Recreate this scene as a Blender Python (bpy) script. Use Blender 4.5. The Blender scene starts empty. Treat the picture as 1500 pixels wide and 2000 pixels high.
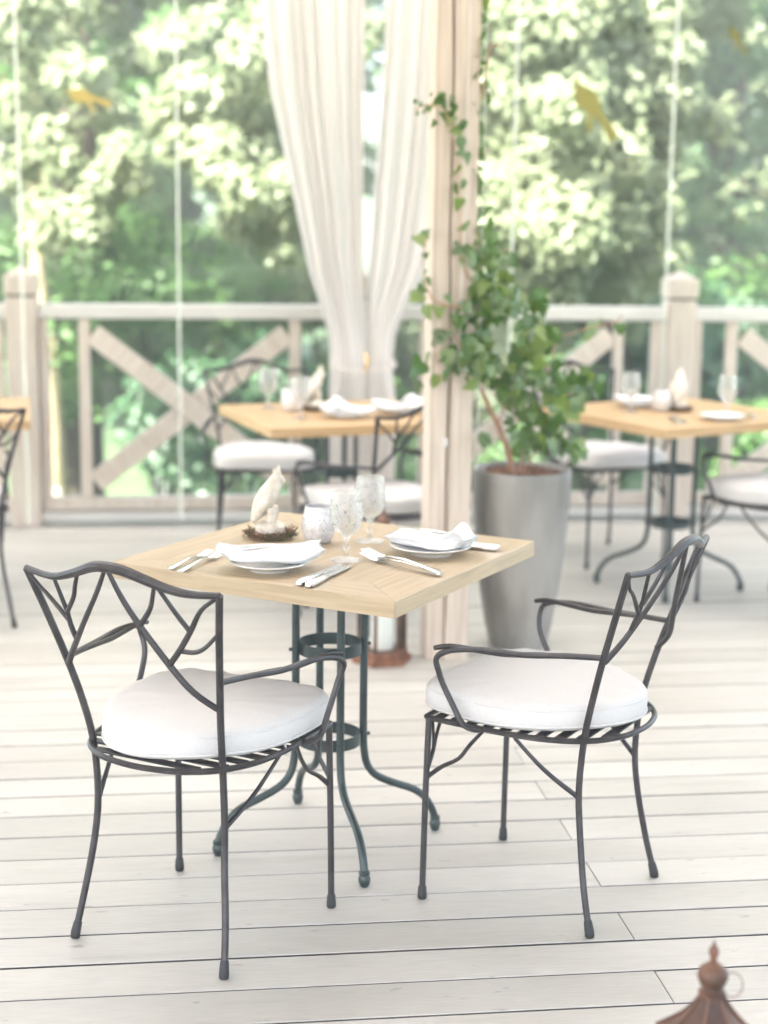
import bpy, math, random
import numpy as np
from mathutils import Vector, Matrix, Euler

C = bpy.context.scene.collection
sc = bpy.context.scene
R = random.Random(7)
NR = np.random.RandomState(11)
pi = math.pi

# ------------------------------------------------------------------ camera
PITCH, ROLL, CAMH = .1846, .0126, 1.5722
fwv = Vector((0, math.cos(PITCH), -math.sin(PITCH)))
rt0 = Vector((1, 0, 0)); up0 = rt0.cross(fwv)
rtv = rt0*math.cos(ROLL) + up0*math.sin(ROLL)
upv = -rt0*math.sin(ROLL) + up0*math.cos(ROLL)
cam = bpy.data.cameras.new("camera"); camo = bpy.data.objects.new("camera", cam); C.objects.link(camo)
m = Matrix((rtv, upv, -fwv)).transposed().to_4x4(); m.translation = Vector((0, 0, CAMH)); camo.matrix_world = m
cam.sensor_fit = 'VERTICAL'; cam.sensor_height = 24; cam.sensor_width = 18; cam.lens = 3176.3/2000*24
cam.clip_start = .05; cam.clip_end = 600
cam.dof.use_dof = True; cam.dof.focus_distance = 3.42; cam.dof.aperture_fstop = 1.35
sc.camera = camo

# ------------------------------------------------------------------ sky, sun, exposure
SUN = Vector((-.48, -.58, .95)).normalized()
w = bpy.data.worlds.new("World"); sc.world = w; w.use_nodes = True
nt = w.node_tree; nt.nodes.clear()
sky = nt.nodes.new('ShaderNodeTexSky'); sky.sky_type = 'NISHITA'; sky.sun_disc = False
sky.sun_elevation = math.asin(SUN.z); sky.sun_rotation = math.atan2(SUN.x, SUN.y)
sky.dust_density = 3.0; sky.air_density = 1.0; sky.ozone_density = 1.0
bg = nt.nodes.new('ShaderNodeBackground'); bg.inputs[1].default_value = .15
wo = nt.nodes.new('ShaderNodeOutputWorld')
nt.links.new(sky.outputs[0], bg.inputs[0]); nt.links.new(bg.outputs[0], wo.inputs[0])
sl = bpy.data.lights.new("sun", 'SUN'); sl.energy = 4.5; sl.angle = math.radians(.5); sl.color = (1, .96, .89)
so = bpy.data.objects.new("sun", sl); C.objects.link(so); so.rotation_euler = SUN.to_track_quat('Z', 'Y').to_euler()
sc.view_settings.view_transform = 'Standard'; sc.view_settings.look = 'None'
sc.view_settings.exposure = 2.93; sc.view_settings.gamma = 1.0
try:
    sc.view_settings.use_curve_mapping = False
    sc.view_settings.use_white_balance = True
    sc.view_settings.white_balance_temperature = 6500
    sc.view_settings.white_balance_tint = 10
except Exception: pass
cy = sc.cycles
cy.use_denoising = True; cy.max_bounces = 9; cy.diffuse_bounces = 5; cy.glossy_bounces = 4
cy.transmission_bounces = 8; cy.transparent_max_bounces = 16
cy.caustics_reflective = False; cy.caustics_refractive = False; cy.sample_clamp_indirect = 6

# ------------------------------------------------------------------ materials
MATS = {}
def node_mat(name):
    mt = bpy.data.materials.new(name); mt.use_nodes = True
    n = mt.node_tree.nodes; l = mt.node_tree.links
    MATS[name] = mt
    return mt, n, l, n['Principled BSDF']
def setin(b, **k):
    for a, v in k.items():
        a = a.replace('_', ' ')
        if a in b.inputs: b.inputs[a].default_value = v
def noisy(name, c1, c2, scale=(1,1,1), nscale=8., detail=4., rough=.5, bump=0., bdist=.002, metal=0., spec=.5, per_object=0., lo=.35, hi=.65, coat=0.):
    """two-tone noise colour, optional bump and per-object variation"""
    mt, n, l, b = node_mat(name)
    tc = n.new('ShaderNodeTexCoord'); mp = n.new('ShaderNodeMapping'); mp.inputs['Scale'].default_value = scale
    oi = n.new('ShaderNodeObjectInfo')
    ad = n.new('ShaderNodeVectorMath'); ad.operation = 'ADD'
    ml = n.new('ShaderNodeMath'); ml.operation = 'MULTIPLY'; ml.inputs[1].default_value = 37.
    l.new(oi.outputs['Random'], ml.inputs[0]); l.new(tc.outputs['Object'], mp.inputs[0])
    l.new(mp.outputs[0], ad.inputs[0]); l.new(ml.outputs[0], ad.inputs[1])
    nz = n.new('ShaderNodeTexNoise'); nz.inputs['Scale'].default_value = nscale; nz.inputs['Detail'].default_value = detail
    l.new(ad.outputs[0], nz.inputs['Vector'])
    cr = n.new('ShaderNodeValToRGB'); e = cr.color_ramp.elements
    e[0].position = lo; e[1].position = hi; e[0].color = (*c1, 1); e[1].color = (*c2, 1)
    l.new(nz.outputs[0], cr.inputs[0]); out = cr.outputs[0]
    if per_object:
        hs = n.new('ShaderNodeHueSaturation')
        mr = n.new('ShaderNodeMapRange'); mr.inputs[3].default_value = 1-per_object; mr.inputs[4].default_value = 1+per_object
        l.new(oi.outputs['Random'], mr.inputs[0]); l.new(mr.outputs[0], hs.inputs['Value']); l.new(out, hs.inputs['Color']); out = hs.outputs[0]
    l.new(out, b.inputs['Base Color'])
    setin(b, Roughness=rough, Metallic=metal, Specular_IOR_Level=spec, Coat_Weight=coat)
    if bump:
        bp = n.new('ShaderNodeBump'); bp.inputs['Strength'].default_value = bump; bp.inputs['Distance'].default_value = bdist
        l.new(nz.outputs[0], bp.inputs['Height']); l.new(bp.outputs[0], b.inputs['Normal'])
    return mt

def deck_mat():
    mt, n, l, b = node_mat('deck_paint')
    tc = n.new('ShaderNodeTexCoord'); oi = n.new('ShaderNodeObjectInfo')
    ad = n.new('ShaderNodeVectorMath'); ad.operation = 'ADD'
    ml = n.new('ShaderNodeMath'); ml.operation = 'MULTIPLY'; ml.inputs[1].default_value = 53.
    l.new(oi.outputs['Random'], ml.inputs[0]); l.new(tc.outputs['Object'], ad.inputs[0]); l.new(ml.outputs[0], ad.inputs[1])
    def nz(scale, sc3, det=5):
        mp = n.new('ShaderNodeMapping'); mp.inputs['Scale'].default_value = sc3
        t = n.new('ShaderNodeTexNoise'); t.inputs['Scale'].default_value = scale; t.inputs['Detail'].default_value = det
        l.new(ad.outputs[0], mp.inputs[0]); l.new(mp.outputs[0], t.inputs['Vector']); return t
    big = nz(1.6, (1, 2.5, 1)); grain = nz(14, (1, 14, 1), 6); spots = nz(22, (.7, 1.6, 1), 3)
    cr = n.new('ShaderNodeValToRGB'); e = cr.color_ramp.elements
    e[0].position = .3; e[0].color = (.435, .412, .368, 1); e[1].position = .7; e[1].color = (.525, .502, .458, 1)
    l.new(big.outputs[0], cr.inputs[0])
    g = n.new('ShaderNodeMapRange'); g.inputs[1].default_value = .3; g.inputs[2].default_value = .7; g.inputs[3].default_value = .90; g.inputs[4].default_value = 1.05
    l.new(grain.outputs[0], g.inputs[0])
    s = n.new('ShaderNodeMapRange'); s.inputs[1].default_value = .69; s.inputs[2].default_value = .76; s.inputs[3].default_value = 1.; s.inputs[4].default_value = .66
    l.new(spots.outputs[0], s.inputs[0])
    po = n.new('ShaderNodeMapRange'); po.inputs[3].default_value = .90; po.inputs[4].default_value = 1.05
    l.new(oi.outputs['Random'], po.inputs[0])
    sc_ = nz(5, (.35, 3.2, 1), 6); q_ = n.new('ShaderNodeMapRange'); q_.inputs[1].default_value = .58; q_.inputs[2].default_value = .74; q_.inputs[3].default_value = 1.; q_.inputs[4].default_value = .86
    l.new(sc_.outputs[0], q_.inputs[0]); m0 = n.new('ShaderNodeMath'); m0.operation = 'MULTIPLY'; l.new(s.outputs[0], m0.inputs[0]); l.new(q_.outputs[0], m0.inputs[1])
    m1 = n.new('ShaderNodeMath'); m1.operation = 'MULTIPLY'; l.new(g.outputs[0], m1.inputs[0]); l.new(m0.outputs[0], m1.inputs[1])
    m2 = n.new('ShaderNodeMath'); m2.operation = 'MULTIPLY'; l.new(m1.outputs[0], m2.inputs[0]); l.new(po.outputs[0], m2.inputs[1])
    hs = n.new('ShaderNodeHueSaturation'); l.new(m2.outputs[0], hs.inputs['Value']); l.new(cr.outputs[0], hs.inputs['Color'])
    l.new(hs.outputs[0], b.inputs['Base Color'])
    rr = n.new('ShaderNodeMapRange'); rr.inputs[3].default_value = .30; rr.inputs[4].default_value = .48
    l.new(big.outputs[0], rr.inputs[0]); l.new(rr.outputs[0], b.inputs['Roughness'])
    bp = n.new('ShaderNodeBump'); bp.inputs['Strength'].default_value = .35; bp.inputs['Distance'].default_value = .0012
    l.new(grain.outputs[0], bp.inputs['Height']); l.new(bp.outputs[0], b.inputs['Normal'])
    return mt
def wood_mat(name, c1, c2, c3, ringscale=5., rough=.42):
    mt, n, l, b = node_mat(name)
    tc = n.new('ShaderNodeTexCoord'); oi = n.new('ShaderNodeObjectInfo')
    ad = n.new('ShaderNodeVectorMath'); ad.operation = 'ADD'
    ml = n.new('ShaderNodeMath'); ml.operation = 'MULTIPLY'; ml.inputs[1].default_value = 21.
    l.new(oi.outputs['Random'], ml.inputs[0]); l.new(tc.outputs['Object'], ad.inputs[0]); l.new(ml.outputs[0], ad.inputs[1])
    mp = n.new('ShaderNodeMapping'); mp.inputs['Scale'].default_value = (1.2, 16, 16)
    l.new(ad.outputs[0], mp.inputs[0])
    t = n.new('ShaderNodeTexNoise'); t.inputs['Scale'].default_value = ringscale; t.inputs['Detail'].default_value = 7; t.inputs['Distortion'].default_value = .6
    l.new(mp.outputs[0], t.inputs['Vector'])
    cr = n.new('ShaderNodeValToRGB'); e = cr.color_ramp.elements
    e[0].position = .3; e[0].color = (*c1, 1); e[1].position = .72; e[1].color = (*c3, 1)
    x = cr.color_ramp.elements.new(.5); x.color = (*c2, 1)
    l.new(t.outputs[0], cr.inputs[0]); l.new(cr.outputs[0], b.inputs['Base Color'])
    bp = n.new('ShaderNodeBump'); bp.inputs['Strength'].default_value = .2; bp.inputs['Distance'].default_value = .001
    l.new(t.outputs[0], bp.inputs['Height']); l.new(bp.outputs[0], b.inputs['Normal'])
    setin(b, Roughness=rough)
    return mt
def leaf_mat(name, c1, c2, trans=.35, rough=.5, nscale=3., gloss=.12):
    mt = bpy.data.materials.new(name); mt.use_nodes = True; MATS[name] = mt
    n = mt.node_tree.nodes; l = mt.node_tree.links; n.clear()
    o = n.new('ShaderNodeOutputMaterial'); d = n.new('ShaderNodeBsdfDiffuse'); t = n.new('ShaderNodeBsdfTranslucent')
    g = n.new('ShaderNodeBsdfGlossy'); g.inputs['Roughness'].default_value = rough; g.inputs['Color'].default_value = (.9, .95, .9, 1)
    a = n.new('ShaderNodeMixShader'); a.inputs[0].default_value = trans
    b = n.new('ShaderNodeMixShader'); b.inputs[0].default_value = gloss
    tc = n.new('ShaderNodeTexCoord'); nz = n.new('ShaderNodeTexNoise'); nz.inputs['Scale'].default_value = nscale; nz.inputs['Detail'].default_value = 5
    oi = n.new('ShaderNodeObjectInfo'); ad = n.new('ShaderNodeVectorMath'); ad.operation = 'ADD'
    ml = n.new('ShaderNodeMath'); ml.operation = 'MULTIPLY'; ml.inputs[1].default_value = 31.
    l.new(oi.outputs['Random'], ml.inputs[0]); l.new(tc.outputs['Object'], ad.inputs[0]); l.new(ml.outputs[0], ad.inputs[1]); l.new(ad.outputs[0], nz.inputs['Vector'])
    cr = n.new('ShaderNodeValToRGB'); e = cr.color_ramp.elements
    e[0].position = .3; e[1].position = .7; e[0].color = (*c1, 1); e[1].color = (*c2, 1)
    l.new(nz.outputs[0], cr.inputs[0])
    for s in (d, t): l.new(cr.outputs[0], s.inputs['Color'])
    l.new(d.outputs[0], a.inputs[1]); l.new(t.outputs[0], a.inputs[2])
    l.new(a.outputs[0], b.inputs[1]); l.new(g.outputs[0], b.inputs[2]); l.new(b.outputs[0], o.inputs[0])
    return mt
def pane_mat():
    mt = bpy.data.materials.new('clear_pane'); mt.use_nodes = True; MATS['clear_pane'] = mt
    n = mt.node_tree.nodes; l = mt.node_tree.links; n.clear()
    o = n.new('ShaderNodeOutputMaterial'); t = n.new('ShaderNodeBsdfTransparent'); t.inputs[0].default_value = (.975, .99, .98, 1)
    g = n.new('ShaderNodeBsdfGlossy'); g.inputs['Roughness'].default_value = .01
    f = n.new('ShaderNodeFresnel'); f.inputs[0].default_value = 1.18; mx = n.new('ShaderNodeMixShader')
    l.new(f.outputs[0], mx.inputs[0]); l.new(t.outputs[0], mx.inputs[1]); l.new(g.outputs[0], mx.inputs[2]); l.new(mx.outputs[0], o.inputs[0])
    return mt
def glass_mat(name, bump=0.):
    mt, n, l, b = node_mat(name)
    setin(b, Transmission_Weight=1., Roughness=.03, IOR=1.46, Base_Color=(1, 1, 1, 1))
    if bump:
        tc = n.new('ShaderNodeTexCoord'); v = n.new('ShaderNodeTexVoronoi'); v.inputs['Scale'].default_value = 130
        l.new(tc.outputs['Object'], v.inputs['Vector'])
        bp = n.new('ShaderNodeBump'); bp.inputs['Strength'].default_value = bump; bp.inputs['Distance'].default_value = .0016
        l.new(v.outputs['Distance'], bp.inputs['Height']); l.new(bp.outputs[0], b.inputs['Normal'])
    # light passes for shadows like real thin glass: part transparent
    o = n['Material Output']; tr = n.new('ShaderNodeBsdfTransparent'); mx = n.new('ShaderNodeMixShader'); mx.inputs[0].default_value = .5
    fr = n.new('ShaderNodeBsdfTranslucent'); fr.inputs[0].default_value = (.95, .95, .95, 1); fd = n.new('ShaderNodeBsdfDiffuse'); fd.inputs[0].default_value = (.95, .95, .95, 1)
    f1 = n.new('ShaderNodeMixShader'); l.new(fr.outputs[0], f1.inputs[1]); l.new(fd.outputs[0], f1.inputs[2])
    f2 = n.new('ShaderNodeMixShader'); f2.inputs[0].default_value = .22 if bump else .10
    l.new(b.outputs[0], f2.inputs[1]); l.new(f1.outputs[0], f2.inputs[2])
    l.new(f2.outputs[0], mx.inputs[1]); l.new(tr.outputs[0], mx.inputs[2]); l.new(mx.outputs[0], o.inputs[0])
    return mt
def curtain_mat():
    mt = bpy.data.materials.new('curtain_linen'); mt.use_nodes = True; MATS['curtain_linen'] = mt
    n = mt.node_tree.nodes; l = mt.node_tree.links; n.clear()
    o = n.new('ShaderNodeOutputMaterial'); d = n.new('ShaderNodeBsdfDiffuse'); t = n.new('ShaderNodeBsdfTranslucent')
    a = n.new('ShaderNodeMixShader'); a.inputs[0].default_value = .5
    for s in (d, t): s.inputs['Color'].default_value = (.83, .79, .765, 1)
    tc = n.new('ShaderNodeTexCoord'); nz = n.new('ShaderNodeTexNoise'); nz.inputs['Scale'].default_value = 180
    bp = n.new('ShaderNodeBump'); bp.inputs['Strength'].default_value = .15; bp.inputs['Distance'].default_value = .001
    l.new(tc.outputs['Object'], nz.inputs['Vector']); l.new(nz.outputs[0], bp.inputs['Height']); l.new(bp.outputs[0], d.inputs['Normal'])
    l.new(d.outputs[0], a.inputs[1]); l.new(t.outputs[0], a.inputs[2]); l.new(a.outputs[0], o.inputs[0])
    return mt
deck_mat(); pane_mat(); curtain_mat()
def canvas_mat():
    mt = bpy.data.materials.new('roof_canvas'); mt.use_nodes = True; MATS['roof_canvas'] = mt
    n = mt.node_tree.nodes; l = mt.node_tree.links; n.clear()
    o = n.new('ShaderNodeOutputMaterial'); d = n.new('ShaderNodeBsdfDiffuse'); t = n.new('ShaderNodeBsdfTranslucent')
    a = n.new('ShaderNodeMixShader'); a.inputs[0].default_value = .36
    d.inputs['Color'].default_value = (.84, .81, .78, 1); t.inputs['Color'].default_value = (.88, .84, .80, 1)
    l.new(d.outputs[0], a.inputs[1]); l.new(t.outputs[0], a.inputs[2]); l.new(a.outputs[0], o.inputs[0])
canvas_mat()
noisy('substructure', (.05, .04, .035), (.09, .075, .065), nscale=6, rough=.9)
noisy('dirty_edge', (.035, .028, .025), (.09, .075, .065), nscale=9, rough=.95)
noisy('iron', (.024, .022, .023), (.05, .045, .047), nscale=30, rough=.42, bump=.25, bdist=.0006, spec=.6, metal=.35)
noisy('green_iron', (.017, .030, .029), (.032, .050, .047), nscale=30, rough=.42, bump=.2, bdist=.0005, spec=.6, metal=.2)
noisy('rubber', (.012, .012, .013), (.02, .02, .02), nscale=30, rough=.6)
noisy('cushion_cotton', (.555, .54, .525), (.58, .565, .55), nscale=160, rough=.95, bump=.14, bdist=.0006, spec=.15)
noisy('napkin_linen', (.64, .64, .64), (.72, .72, .72), nscale=120, rough=.95, bump=.3, bdist=.0006, spec=.1)
wood_mat('oak', (.36, .275, .175), (.42, .325, .21), (.47, .37, .245), 4.5)
wood_mat('oak_orange', (.36, .22, .10), (.44, .29, .145), (.50, .34, .18), 4.5)
noisy('white_timber', (.67, .545, .475), (.79, .68, .61), scale=(9, 9, .6), nscale=7, detail=6, rough=.62, bump=.3, bdist=.002, per_object=.04)
noisy('post_timber', (.44, .365, .30), (.60, .51, .43), scale=(10, 10, .5), nscale=6, detail=7, rough=.7, bump=.45, bdist=.003)
noisy('rail_paint', (.73, .67, .65), (.80, .75, .73), scale=(1, 8, 8), nscale=5, rough=.4)
noisy('concrete', (.15, .142, .128), (.275, .262, .24), scale=(1.6, 1.6, .4), nscale=6, detail=6, rough=.5, bump=.25, bdist=.002)
noisy('soil', (.06, .03, .015), (.22, .11, .06), nscale=45, rough=.95, bump=1., bdist=.01)
noisy('steel', (.72, .72, .71), (.80, .80, .79), nscale=20, rough=.16, metal=1.)
noisy('porcelain', (.70, .69, .68), (.74, .73, .72), nscale=4, rough=.12, spec=.6, coat=.3)
noisy('hammered_tin', (.55, .53, .53), (.72, .70, .70), nscale=90, rough=.42, metal=.25, bump=.5, bdist=.0012)
noisy('dark_hole', (.03, .03, .03), (.06, .05, .05), nscale=20, rough=.8)
noisy('plaster', (.52, .47, .39), (.68, .63, .56), nscale=60, rough=.75, bump=.5, bdist=.0015)
noisy('twig', (.10, .05, .028), (.26, .14, .08), nscale=60, rough=.85)
noisy('moss', (.03, .05, .025), (.08, .10, .05), nscale=60, rough=.9)
noisy('candle_wax', (.86, .84, .80), (.9, .88, .85), nscale=5, rough=.4)
noisy('rust_wood', (.12, .045, .022), (.25, .105, .055), scale=(4, 4, 1), nscale=9, rough=.6, bump=.5, bdist=.002)
noisy('copper', (.05, .024, .014), (.17, .08, .048), nscale=14, rough=.55, metal=.1, bump=.4, bdist=.002)
noisy('wire_grey', (.55, .53, .50), (.62, .60, .57), nscale=20, rough=.5)
noisy('glass_edge', (.58, .64, .56), (.66, .71, .63), nscale=5, rough=.3)
noisy('decal_yellow', (.17, .16, .025), (.20, .185, .035), nscale=5, rough=.5)
noisy('decal_orange', (.34, .27, .07), (.38, .30, .085), nscale=5, rough=.5)
noisy('bark', (.045, .035, .026), (.11, .085, .06), scale=(5, 5, 1), nscale=6, rough=.9, bump=.8, bdist=.02)
noisy('bark_pale', (.26, .22, .13), (.40, .35, .22), scale=(5, 5, 1), nscale=5, rough=.9, bump=.8, bdist=.02)
noisy('vine_bark', (.36, .20, .13), (.46, .28, .19), nscale=30, rough=.8)
noisy('lawn', (.045, .085, .03), (.09, .14, .055), nscale=1.2, detail=8, rough=.95)
noisy('gravel', (.40, .37, .33), (.52, .49, .44), nscale=14, detail=8, rough=.95)
noisy('roof_paint', (.62, .58, .53), (.70, .66, .61), scale=(1, 9, 9), nscale=4, rough=.6)
noisy('house_wall', (.50, .36, .30), (.60, .44, .37), nscale=2, rough=.9)
noisy('roof_tile', (.25, .14, .11), (.34, .20, .16), nscale=5, rough=.9)
noisy('etched_facet', (.03, .035, .035), (.35, .36, .35), nscale=70, rough=.2, spec=.8)  # dark tones paint the refraction in the cut glass
noisy('petal', (.85, .85, .83), (.9, .9, .88), nscale=5, rough=.5)  # white that clips in the sun, for the imitated glints
noisy('brass', (.55, .36, .16), (.66, .45, .2), nscale=20, rough=.35, metal=.9)
glass_mat('crystal'); glass_mat('crystal_cut', .9)
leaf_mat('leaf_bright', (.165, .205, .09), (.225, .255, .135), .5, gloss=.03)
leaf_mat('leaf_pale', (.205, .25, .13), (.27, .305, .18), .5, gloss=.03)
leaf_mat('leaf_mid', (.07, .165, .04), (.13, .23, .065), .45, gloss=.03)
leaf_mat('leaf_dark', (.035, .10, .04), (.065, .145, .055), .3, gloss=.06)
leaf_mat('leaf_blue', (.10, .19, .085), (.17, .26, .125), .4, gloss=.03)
leaf_mat('ivy_green', (.045, .12, .016), (.09, .175, .03), .32, .35, 9., .07)
leaf_mat('ivy_light', (.12, .20, .03), (.20, .28, .055), .4, .4, 9., .06)
leaf_mat('ivy_grey', (.085, .14, .055), (.14, .19, .09), .3, .4, 9., .1)

# ------------------------------------------------------------------ builders
class MB:
    def __init__(s): s.v = []; s.f = []
    def add(s, vs, fs):
        o = len(s.v); s.v += [tuple(p) for p in vs]; s.f += [tuple(i+o for i in q) for q in fs]; return s
    def box(s, c, d, rz=0, bev=0., M=None):
        hx, hy, hz = (d[0]/2, d[1]/2, d[2]/2); b = min(bev, hx*.9, hy*.9, hz*.9)
        if b <= 0:
            P = [(x, y, z) for x in (-hx, hx) for y in (-hy, hy) for z in (-hz, hz)]
            F = [(0, 1, 3, 2), (4, 6, 7, 5), (0, 4, 5, 1), (2, 3, 7, 6), (0, 2, 6, 4), (1, 5, 7, 3)]
        else:
            P = []; F = []
            for z, i in ((-hz, b), (-hz+b, 0), (hz-b, 0), (hz, b)):
                for x, y in ((-hx+b, -hy), (hx-b, -hy), (hx, -hy+b), (hx, hy-b), (hx-b, hy), (-hx+b, hy), (-hx, hy-b), (-hx, -hy+b)):
                    sx = (abs(x)-i if abs(x) >= hx-1e-9 else abs(x)); sy = (abs(y)-i if abs(y) >= hy-1e-9 else abs(y))
                    P.append((math.copysign(sx, x), math.copysign(sy, y), z))
            for k in range(3):
                for j in range(8): F.append((k*8+j, k*8+(j+1) % 8, (k+1)*8+(j+1) % 8, (k+1)*8+j))
            F.append(tuple(range(7, -1, -1))); F.append(tuple(range(24, 32)))
        T = M if M is not None else Matrix.Translation(Vector(c)) @ Matrix.Rotation(rz, 4, 'Z')
        return s.add([T @ Vector(p) for p in P], F)
    def tube(s, pts, r, seg=8, cap=True, smooth=3, flat=None):
        pts = [Vector(p) for p in pts]
        rs = list(r) if isinstance(r, (list, tuple)) else [r]*len(pts)
        if smooth > 1 and len(pts) > 2:
            q = []; rr = []
            for i in range(len(pts)-1):
                p0 = pts[max(i-1, 0)]; p1 = pts[i]; p2 = pts[i+1]; p3 = pts[min(i+2, len(pts)-1)]
                for k in range(smooth):
                    t = k/smooth
                    q.append(.5*((2*p1)+(p2-p0)*t+(2*p0-5*p1+4*p2-p3)*t*t+(3*p1-p0-3*p2+p3)*t**3)); rr.append(rs[i]*(1-t)+rs[i+1]*t)
            q.append(pts[-1]); rr.append(rs[-1]); pts = q; rs = rr
        n = None; V = []; F = []
        for i, p in enumerate(pts):
            t = (pts[min(i+1, len(pts)-1)]-pts[max(i-1, 0)])
            t = t.normalized() if t.length > 1e-9 else Vector((0, 0, 1))
            if n is None: n = t.orthogonal().normalized() if flat is None else (Vector(flat)-t*t.dot(Vector(flat))).normalized()
            else:
                n = n-t*t.dot(n); n = n.normalized() if n.length > 1e-9 else t.orthogonal().normalized()
            bn = t.cross(n)
            for k in range(seg):
                a = 2*pi*k/seg; V.append(p+(n*math.cos(a)+bn*math.sin(a))*rs[i])
        for i in range(len(pts)-1):
            for k in range(seg): F.append((i*seg+k, i*seg+(k+1) % seg, (i+1)*seg+(k+1) % seg, (i+1)*seg+k))
        if cap: F.append(tuple(range(seg-1, -1, -1))); F.append(tuple((len(pts)-1)*seg+k for k in range(seg)))
        return s.add(V, F)
    def lathe(s, prof, seg=24, c=(0, 0, 0), cap=True, wob=None):
        V = []; F = []
        for r, z in prof:
            for k in range(seg):
                a = 2*pi*k/seg; q = r*(wob(a, z) if wob else 1)
                V.append((c[0]+q*math.cos(a), c[1]+q*math.sin(a), c[2]+z))
        for i in range(len(prof)-1):
            for k in range(seg): F.append((i*seg+k, i*seg+(k+1) % seg, (i+1)*seg+(k+1) % seg, (i+1)*seg+k))
        if cap:
            F.append(tuple(range(seg-1, -1, -1))); F.append(tuple((len(prof)-1)*seg+k for k in range(seg)))
        return s.add(V, F)
    def prism(s, poly, z0, z1):
        n = len(poly)
        V = [(x, y, z0) for x, y in poly]+[(x, y, z1) for x, y in poly]
        F = [tuple(range(n-1, -1, -1)), tuple(range(n, 2*n))]+[(i, (i+1) % n, n+(i+1) % n, n+i) for i in range(n)]
        return s.add(V, F)
    def mesh(s, name, mat, smooth=True):
        me = bpy.data.meshes.new(name); me.from_pydata(s.v, [], s.f)
        me.materials.append(MATS[mat] if isinstance(mat, str) else mat)
        if smooth: me.polygons.foreach_set('use_smooth', [True]*len(me.polygons))
        me.update(); return me
    def obj(s, name, mat, parent=None, smooth=True, sharp=40):
        me = s.mesh(name, mat, smooth)
        if smooth:
            try: me.set_sharp_from_angle(angle=math.radians(sharp))
            except Exception: pass
        o = bpy.data.objects.new(name, me); C.objects.link(o)
        if parent: o.parent = parent
        return o
def tag(o, label, cat=None, group=None, kind=None):
    if label: o['label'] = label
    if cat: o['category'] = cat
    if group: o['group'] = group
    if kind: o['kind'] = kind
    return o
def empty(name, loc=(0, 0, 0), rz=0):
    o = bpy.data.objects.new(name, None); C.objects.link(o); o.empty_display_size = .1
    o.location = loc; o.rotation_euler = (0, 0, rz); return o
def copy_tree(o, parent=None):
    c = o.copy(); C.objects.link(c)
    if parent: c.parent = parent
    for ch in [x for x in o.children]: copy_tree(ch, c)
    return c
def place(proto, first, loc, rz, label, group=None, cat=None):
    o = proto if first else copy_tree(proto)
    o.location = loc; o.rotation_euler = (0, 0, rz); o['label'] = label
    if group: o['group'] = group
    if cat: o['category'] = cat
    return o
def smoothpts(p, k=4):
    m = MB(); return m

# ------------------------------------------------------------------ board frame: s along boards, t across
BA = .128; cb, sb = math.cos(BA), math.sin(BA)
def BW(s, t, z=0.): return Vector((s*cb-t*sb, s*sb+t*cb, z))
def toST(x, y): return (x*cb+y*sb, -x*sb+y*cb)

# ================================================================== SETTING
ground = MB()
gx = [-120, -60, -30, -15, -9, -5, 0, 5, 9, 15, 30, 60, 120]; gy = [-60, -30, -10, 0, 9, 11, 14, 18, 24, 32, 50, 90, 160]
for y in gy:
    for x in gx: ground.v.append((x, y, -1.15 + (.25*math.sin(x*.3)+.2*math.cos(y*.25) if y > 12 else 0) + max(0, y-24)*.03))
for j in range(len(gy)-1):
    for i in range(len(gx)-1):
        a = j*len(gx)+i; ground.f.append((a, a+1, a+1+len(gx), a+len(gx)))
g = ground.obj('lawn', 'lawn'); tag(g, 'sunlit green lawn below the raised deck', kind='structure')
gy_ = MB().box((-4, -9, -1.08), (34, 14, .1)).obj('gravel_yard', 'gravel'); tag(gy_, 'pale gravel yard on the entrance side of the deck', kind='structure')  # unseen pale ground added to bounce neutral light under the roof

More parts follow.
